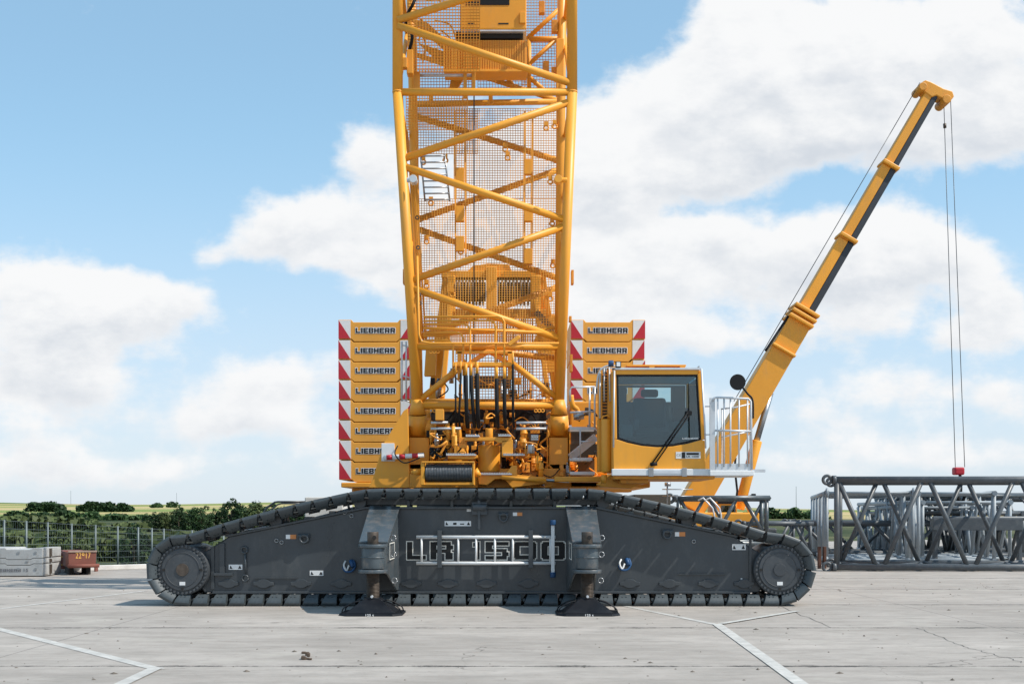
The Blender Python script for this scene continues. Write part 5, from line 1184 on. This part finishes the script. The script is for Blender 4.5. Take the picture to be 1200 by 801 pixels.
# ================================================================== MOBILE TELESCOPIC CRANE (behind, right)
def mobile():
    Y = 38.0; m = empty('mobile_crane', (X(840, Y), Y, 0)); tag(m, 'yellow mobile crane behind the cab with its telescopic boom raised to the right', 'crane')
    a0, a1 = Vector((808, 596)), Vector((1090, 112))
    def ax(py): t = (py - a0.y) / (a1.y - a0.y); return a0.lerp(a1, t)
    def seg(y0, y1, w0, w1, dark, name, bulge=.5):
        p, q = ax(y0), ax(y1); p3, q3 = P(p.x, p.y, Y), P(q.x, q.y, Y); d = (q3 - p3).normalized(); n = Vector((d.z, 0, -d.x))   # towards lower right
        s_ = Y / 1400
        def sec(c, w, lo, hi, dep): 
            return [c + n * (w * s_ * lo) + Vector((0, -dep, 0)), c + n * (w * s_ * hi) + Vector((0, -dep, 0)), c + n * (w * s_ * hi) + Vector((0, dep, 0)), c + n * (w * s_ * lo) + Vector((0, dep, 0))]
        g = MB(); lo, hi = (-.5, .1) if dark else (-.5, .5)
        g._add(sec(p3, w0, lo, hi, bulge * w0 * s_) + sec(q3, w1, lo, hi, bulge * w1 * s_), [(0, 1, 2, 3), (7, 6, 5, 4)] + [(i, i + 4, (i + 1) % 4 + 4, (i + 1) % 4) for i in range(4)])
        o = g.build(name, YEL, m, bevel=.03)
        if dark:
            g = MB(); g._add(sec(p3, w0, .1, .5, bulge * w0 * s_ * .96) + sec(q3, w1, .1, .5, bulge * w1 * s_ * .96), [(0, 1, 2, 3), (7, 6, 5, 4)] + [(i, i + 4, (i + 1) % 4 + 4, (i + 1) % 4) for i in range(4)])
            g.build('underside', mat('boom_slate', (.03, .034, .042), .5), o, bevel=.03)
        return o
    def collar(py, w, h, name='boom_collar'):
        seg(py + h / 2, py - h / 2, w, w, False, name, .6)
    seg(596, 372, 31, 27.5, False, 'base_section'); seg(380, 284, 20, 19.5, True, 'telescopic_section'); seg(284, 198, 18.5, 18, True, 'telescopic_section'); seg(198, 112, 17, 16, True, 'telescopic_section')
    for h_ in (366, 372, 378): collar(h_, 32, 3.6)
    collar(412, 30.5, 3); collar(281, 23, 4); collar(196, 21.5, 4)
    # head
    MB().prism(ppoly([(1079, 110), (1078, 99), (1082, 97), (1088, 99), (1103, 107), (1113, 110), (1115, 116), (1112, 120), (1104, 120), (1094, 115), (1089, 117)], Y), Y - .25, Y + .25).build('boom_head', YEL, m, bevel=.03)
    for px, py, r_ in ((1082, 101, .13), (1110, 116, .14)): MB().tube(P(px, py, Y - .38), P(px, py, Y - .38) + Vector((0, .76, 0)), r_, 18).build('sheave', YDK, m, bevel=.02)
    # gusset and lift cylinder
    MB().prism(ppoly([(897, 445), (902, 432), (906, 428), (909, 445), (906, 459), (896, 462)], Y), Y - .2, Y + .2).build('cylinder_bracket', YEL, m, bevel=.02)
    MB().tube(P(903, 460, Y), P(885, 522, Y), .10, 16).build('cylinder_rod', STEEL, m); MB().tube(P(887, 516, Y), P(866, 596, Y), .17, 18).build('lift_cylinder', YEL, m, bevel=.02)
    # ropes
    MB().tube(P(1078, 97, Y), P(860, 470, Y), .012, 6).build('hoist_rope', ROPE, m); MB().path([P(928, 364, Y - .3), P(899, 408, Y - .4), P(897, 411, Y - .4)], .04, 8).build('hose', BLK, m)
    hk = P(1126, 549, 38)
    for (pa, pb) in ((1106, 1119.5), (1114, 1130.5)): MB().tube(P(pa, 118, Y), P(pb, 547, Y), .011, 6).build('hoist_rope', ROPE, m)
    MB().tube(P(1107, 145, Y), P(1107.3, 150, Y), .05, 10).build('anti_two_block_weight', RUST, m)
    g = MB(); pbox(g, 1119, 547, 1131, 556, Y - .15, Y + .15); h = g.build('hook_block', REDM, m, bevel=.05)
    MB().path(curve_pts([P(1125, 556, Y), P(1126, 575, Y), P(1122, 582, Y), P(1127, 588, Y), P(1131, 580, Y)], 5), .05, 8).build('hook', BLK, h)
    # cab and body seen over the tracks
    g = MB(); pbox(g, 838, 583, 864, 618, Y - .6, Y + .9); cb = g.build('cab', YEL, m, bevel=.06); pbox(MB(), 841, 585, 862, 590, Y - .62, Y - .6).build('window', BLK, cb); pbox(MB(), 845, 592, 862, 606, Y - .62, Y - .6).build('window', GLS, cb)
    MB().path(curve_pts([P(866, 582, Y - .7), P(874, 590, Y - .7), P(880, 604, Y - .7), P(880, 612, Y - .7)], 5), .05, 8).build('cab_frame', YEL, m)
    MB().path([P(868, 586, Y - .8), P(874, 583, Y - .8), P(880, 580, Y - .8)], .02, 6).build('mirror_arm', BLK, m); pbox(MB(), 880.5, 578, 886, 583.5, Y - .85, Y - .8).build('mirror', BLK, m, bevel=.02)
    g = MB(); pbox(g, 770, 600, 890, 618, Y - 1, Y + 1.5); g.build('superstructure', YEL, m, bevel=.05)
    g = MB(); g.box(X(760, Y), X(900, Y), Y - 1.3, Y + 1.3, .5, 1.0); g.build('chassis', LTG, m, bevel=.05)
    for px in (775, 800, 850, 880): MB().tube(P(px, 635, Y - 1.35), P(px, 635, Y - 1.35) + Vector((0, .5, 0)), .5, 24).build('wheel', BLK, m, bevel=.04)
    g = MB(); g.path([P(862, 536, Y - .3), P(861, 548, Y - .3), P(864, 575, Y - .35), P(861, 600, Y - .3)], .035, 8); g.build('hose', BLK, m)
mobile()

# ================================================================== STORED LATTICE SECTIONS
def lattice(name, label, org, yaw, Ln, W, H, bays, rc, rl_, m, rings=True, skew=0.0):
    o = empty(name, org); tag(o, label, 'lattice section', 'steel lattice boom sections stored on the yard')
    A = Vector((math.cos(yaw), math.sin(yaw), 0)); Bv = Vector((-math.sin(yaw), math.cos(yaw), 0)); U = Vector((0, 0, 1)); O = Vector(org)
    def q(l, w, h): return O + A * (l + skew * w / W) + Bv * w + U * (h + rc)
    for w in (0, W):
        for h in (0, H): 
            c = MB().tube(q(0, w, h), q(Ln, w, h), rc, 20).build('chord', m, o)
    step = Ln / bays
    for w in (0, W):
        sh = 0 if w == 0 else step * .5
        MB().tube(q(.12, w, 0), q(.12, w, H), rc * .8, 14).build('end_post', m, o); MB().tube(q(Ln - .1, w, 0), q(Ln - .1, w, H), rc * .8, 14).build('end_post', m, o)
        for i in range(bays):
            s0 = i * step; 
            a, b = (q(s0 + .15, w, H if (i + (w > 0)) % 2 == 0 else 0), q(s0 + step - .02, w, 0 if (i + (w > 0)) % 2 == 0 else H))
            MB().tube(a, b, rl_, 14).build('lacing_tube', m, o)
    for h in (0, H):
        for i in range(bays + 1):
            l = min(Ln - .1, max(.12, i * step)); MB().tube(q(l, 0, h), q(l, W, h), rl_ * .85, 12).build('cross_tube', m, o)
        for i in range(0, bays, 1): MB().tube(q(i * step + .1, 0 if i % 2 else W, h), q((i + 1) * step, W if i % 2 else 0, h), rl_ * .7, 10).build('cross_tube', m, o)
    if rings:
        for w in (0, W):
            for h in (0, H):
                p = q(-.02, w, h); g = MB(); g.tube(p + A * .02, p + A * .12, rc * 1.25, 16)
                pts = [p + A * (-.10 + .105 * math.cos(t * math.pi / 9)) + U * (.105 * math.sin(t * math.pi / 9)) for t in range(19)]
                g.path(pts, .04, 8); g.build('end_eye', m, o)
    return o
lattice('lattice_section', 'long dark grey lattice section lying nearest, its upper tube under the red hook', (X(975, 30.2), 30.2, 0.02), R(-2), 9.1, 2.3, 2.20, 8, .088, .062, LTG, skew=.62)
lattice('lattice_section', 'light grey lattice section pointing away behind the near end of the dark one', (X(1070, 33.6), 33.6, .02), R(78), 11, 2.35, 1.95, 9, .07, .05, LTL)
lattice('lattice_section', 'light grey lattice section standing second from the left behind the dark one', (X(1166, 34.5), 34.5, .02), R(80), 10, 2.1, 1.95, 9, .07, .05, LTL, rings=False)
lattice('lattice_section', 'light grey lattice section farther right with solid cross beam in front', (X(1185, 36.2), 36.2, .02), R(86), 9, 2.6, 1.7, 8, .07, .05, LTL, rings=False)
g = MB(); pbox(g, 1094, 607, 1199, 621, 35.6, 35.9); g.tube(P(1093, 607, 35.7), P(1200, 607, 35.7), .07, 12)
for px in (1097, 1196): pbox(g, px - 2, 621, px + 2, 657.5, 35.65, 35.85)
o = g.build('support_trestle', LTG, None, bevel=.01); tag(o, 'dark grey box beam trestle behind the nearest lattice section', 'trestle')
lattice('lattice_section', 'dark grey lattice section lying highest behind the trestle, above the others', (X(1075, 41), 41, 1.05), R(-3), 7.5, 2.2, .95, 7, .075, .045, LTG)
lattice('lattice_section', 'grey lattice section at the far right edge of the yard', (X(1150, 46), 46, .9), R(2), 9, 2.2, 1.0, 6, .085, .05, LTG)
lattice('lattice_section', 'low grey lattice section seen through the end of the nearest one', (X(935, 40), 40, .02), R(-4), 4.6, 2.0, 1.0, 4, .10, .06, LTG)
lattice('lattice_section', 'grey lattice section lying behind the right end of the tracks', (X(790, 33), 33, .55), R(-8), 2.6, 2.0, 1.25, 3, .075, .05, BRK)
lattice('lattice_section', 'low dark lattice section on the ground past the right track end', (X(870, 36.5), 36.5, .02), R(3), 2.2, 1.8, 1.05, 3, .07, .05, LTG)
lattice('lattice_section', 'pale grey lattice section standing between the trestle and the far right edge', (X(1140, 38.5), 38.5, .02), R(83), 8, 2.3, 1.55, 7, .07, .05, LTL, rings=False)
lattice('lattice_section', 'dark grey lattice section deep in the stored row behind the trestle', (X(1050, 44), 44, .02), R(2), 9, 2.3, 1.9, 9, .08, .055, LTG, rings=False)
lattice('lattice_section', 'dark lattice section pointing away, deep behind the solid cross beam', (X(1128, 40), 40, .02), R(86), 7, 1.6, 1.35, 6, .08, .06, LTG, rings=False)
lattice('lattice_section', 'dark lattice section pointing away at the right, left of the picture edge', (X(1200, 39), 39, .02), R(88), 7, 1.7, 1.35, 6, .08, .06, LTG, rings=False)
lattice('lattice_section', 'mid grey lattice section laid on top of the stored row below the red hook', (X(1085, 39.5), 39.5, 1.42), R(-1), 3.6, 1.8, .55, 5, .06, .04, BRK, rings=False)
for px_, w_, h_, Y_, lab in ((925, 1.3, .55, 37.5, 'dark timber and steel stack low on the ground past the right track end'), (1060, 1.5, .7, 46.5, 'dark crate low behind the pale lattice sections'), (1150, 2.0, .9, 47.5, 'large dark crate low behind the solid cross beam')):
    ct = empty('equipment_crate', (X(px_, Y_), Y_, 0)); tag(ct, lab, 'crate'); x_ = X(px_, Y_)
    CRM = mat('crate_paint', (.05, .055, .055), .8, var=.3)
    MB().box(x_ - w_ / 2, x_ + w_ / 2, Y_, Y_ + 1, .1, h_).build('crate_body', CRM, ct, bevel=.02)
    for k in range(5): xx_ = x_ - w_ / 2 + w_ * (k + .1) / 5; MB().box(xx_, xx_ + .06, Y_ - .03, Y_ - .002, .08, h_ + .02).build('batten', CRM, ct, bevel=.005)
    for k in range(2): xx_ = x_ - w_ / 2 + w_ * (.15 + .6 * k); MB().box(xx_, xx_ + .12, Y_ + .02, Y_ + .98, .0, .098).build('bearer', BARK, ct)
for px_ in (961, 967): 
    st = MB(); pbox(st, px_ - 1.5, 640, px_ + 1.5, 667, 31.6, 31.75); tag(st.build('timber_post', mat('rusty_brown', (.13, .06, .04), .9), None, bevel=.008), 'rusty brown post standing %s at the end of the nearest lattice section' % ('on the left' if px_ == 961 else 'on the right'), 'post')
# vertical spreader posts between the sections
for i, px in enumerate((1100, 1110, 1121, 1150, 1160, 1172, 1180)):
    pass
g = MB(); pbox(g, 743, 579, 786, 606, 30.5, 32.5); o = g.build('equipment_crate', mat('crate_dark', (.07, .065, .055), .8, var=.2), None, bevel=.02); tag(o, 'dark brown equipment crate just over the right shoulder of the tracks', 'crate')
g = MB()
for px in (800, 808):
    g.path([P(px + 18, 576 + 10, 30), P(px + 24, 583, 30), P(px + 35, 595, 30), P(px + 37, 603, 30), P(px + 37, 618, 30)], .022, 8)
o = g.build('step_rail', ALU, crane)
g = MB(); g.tube(P(782, 566, 29), P(782, 590, 29), .02, 6); g.tube(P(776, 573, 29), P(812, 573, 29), .012, 6); g.tube(P(776, 581, 29), P(812, 581, 29), .012, 6); g.tube(P(779, 567, 28.95), P(786, 567, 28.95), .05, 8); g.build('rear_rail', STEEL, crane)
# distant masts on the hills
for px, Y, h, lab in ((83, 900, 20, 'thin far mast on the left hilltop'), (207, 900, 16, 'thin far mast above the tree belt'), (933, 600, 12, 'thin far mast on the low hill right of the crane')):
    g = MB(); g.tube((X(px, Y), Y, 2), (X(px, Y), Y, 9.5 + h * .42), .12, 5); tag(g.build('mast', GALV), lab, 'mast')
# clean the helper property
for o in bpy.data.objects:
    if '_w' in o: del o['_w']
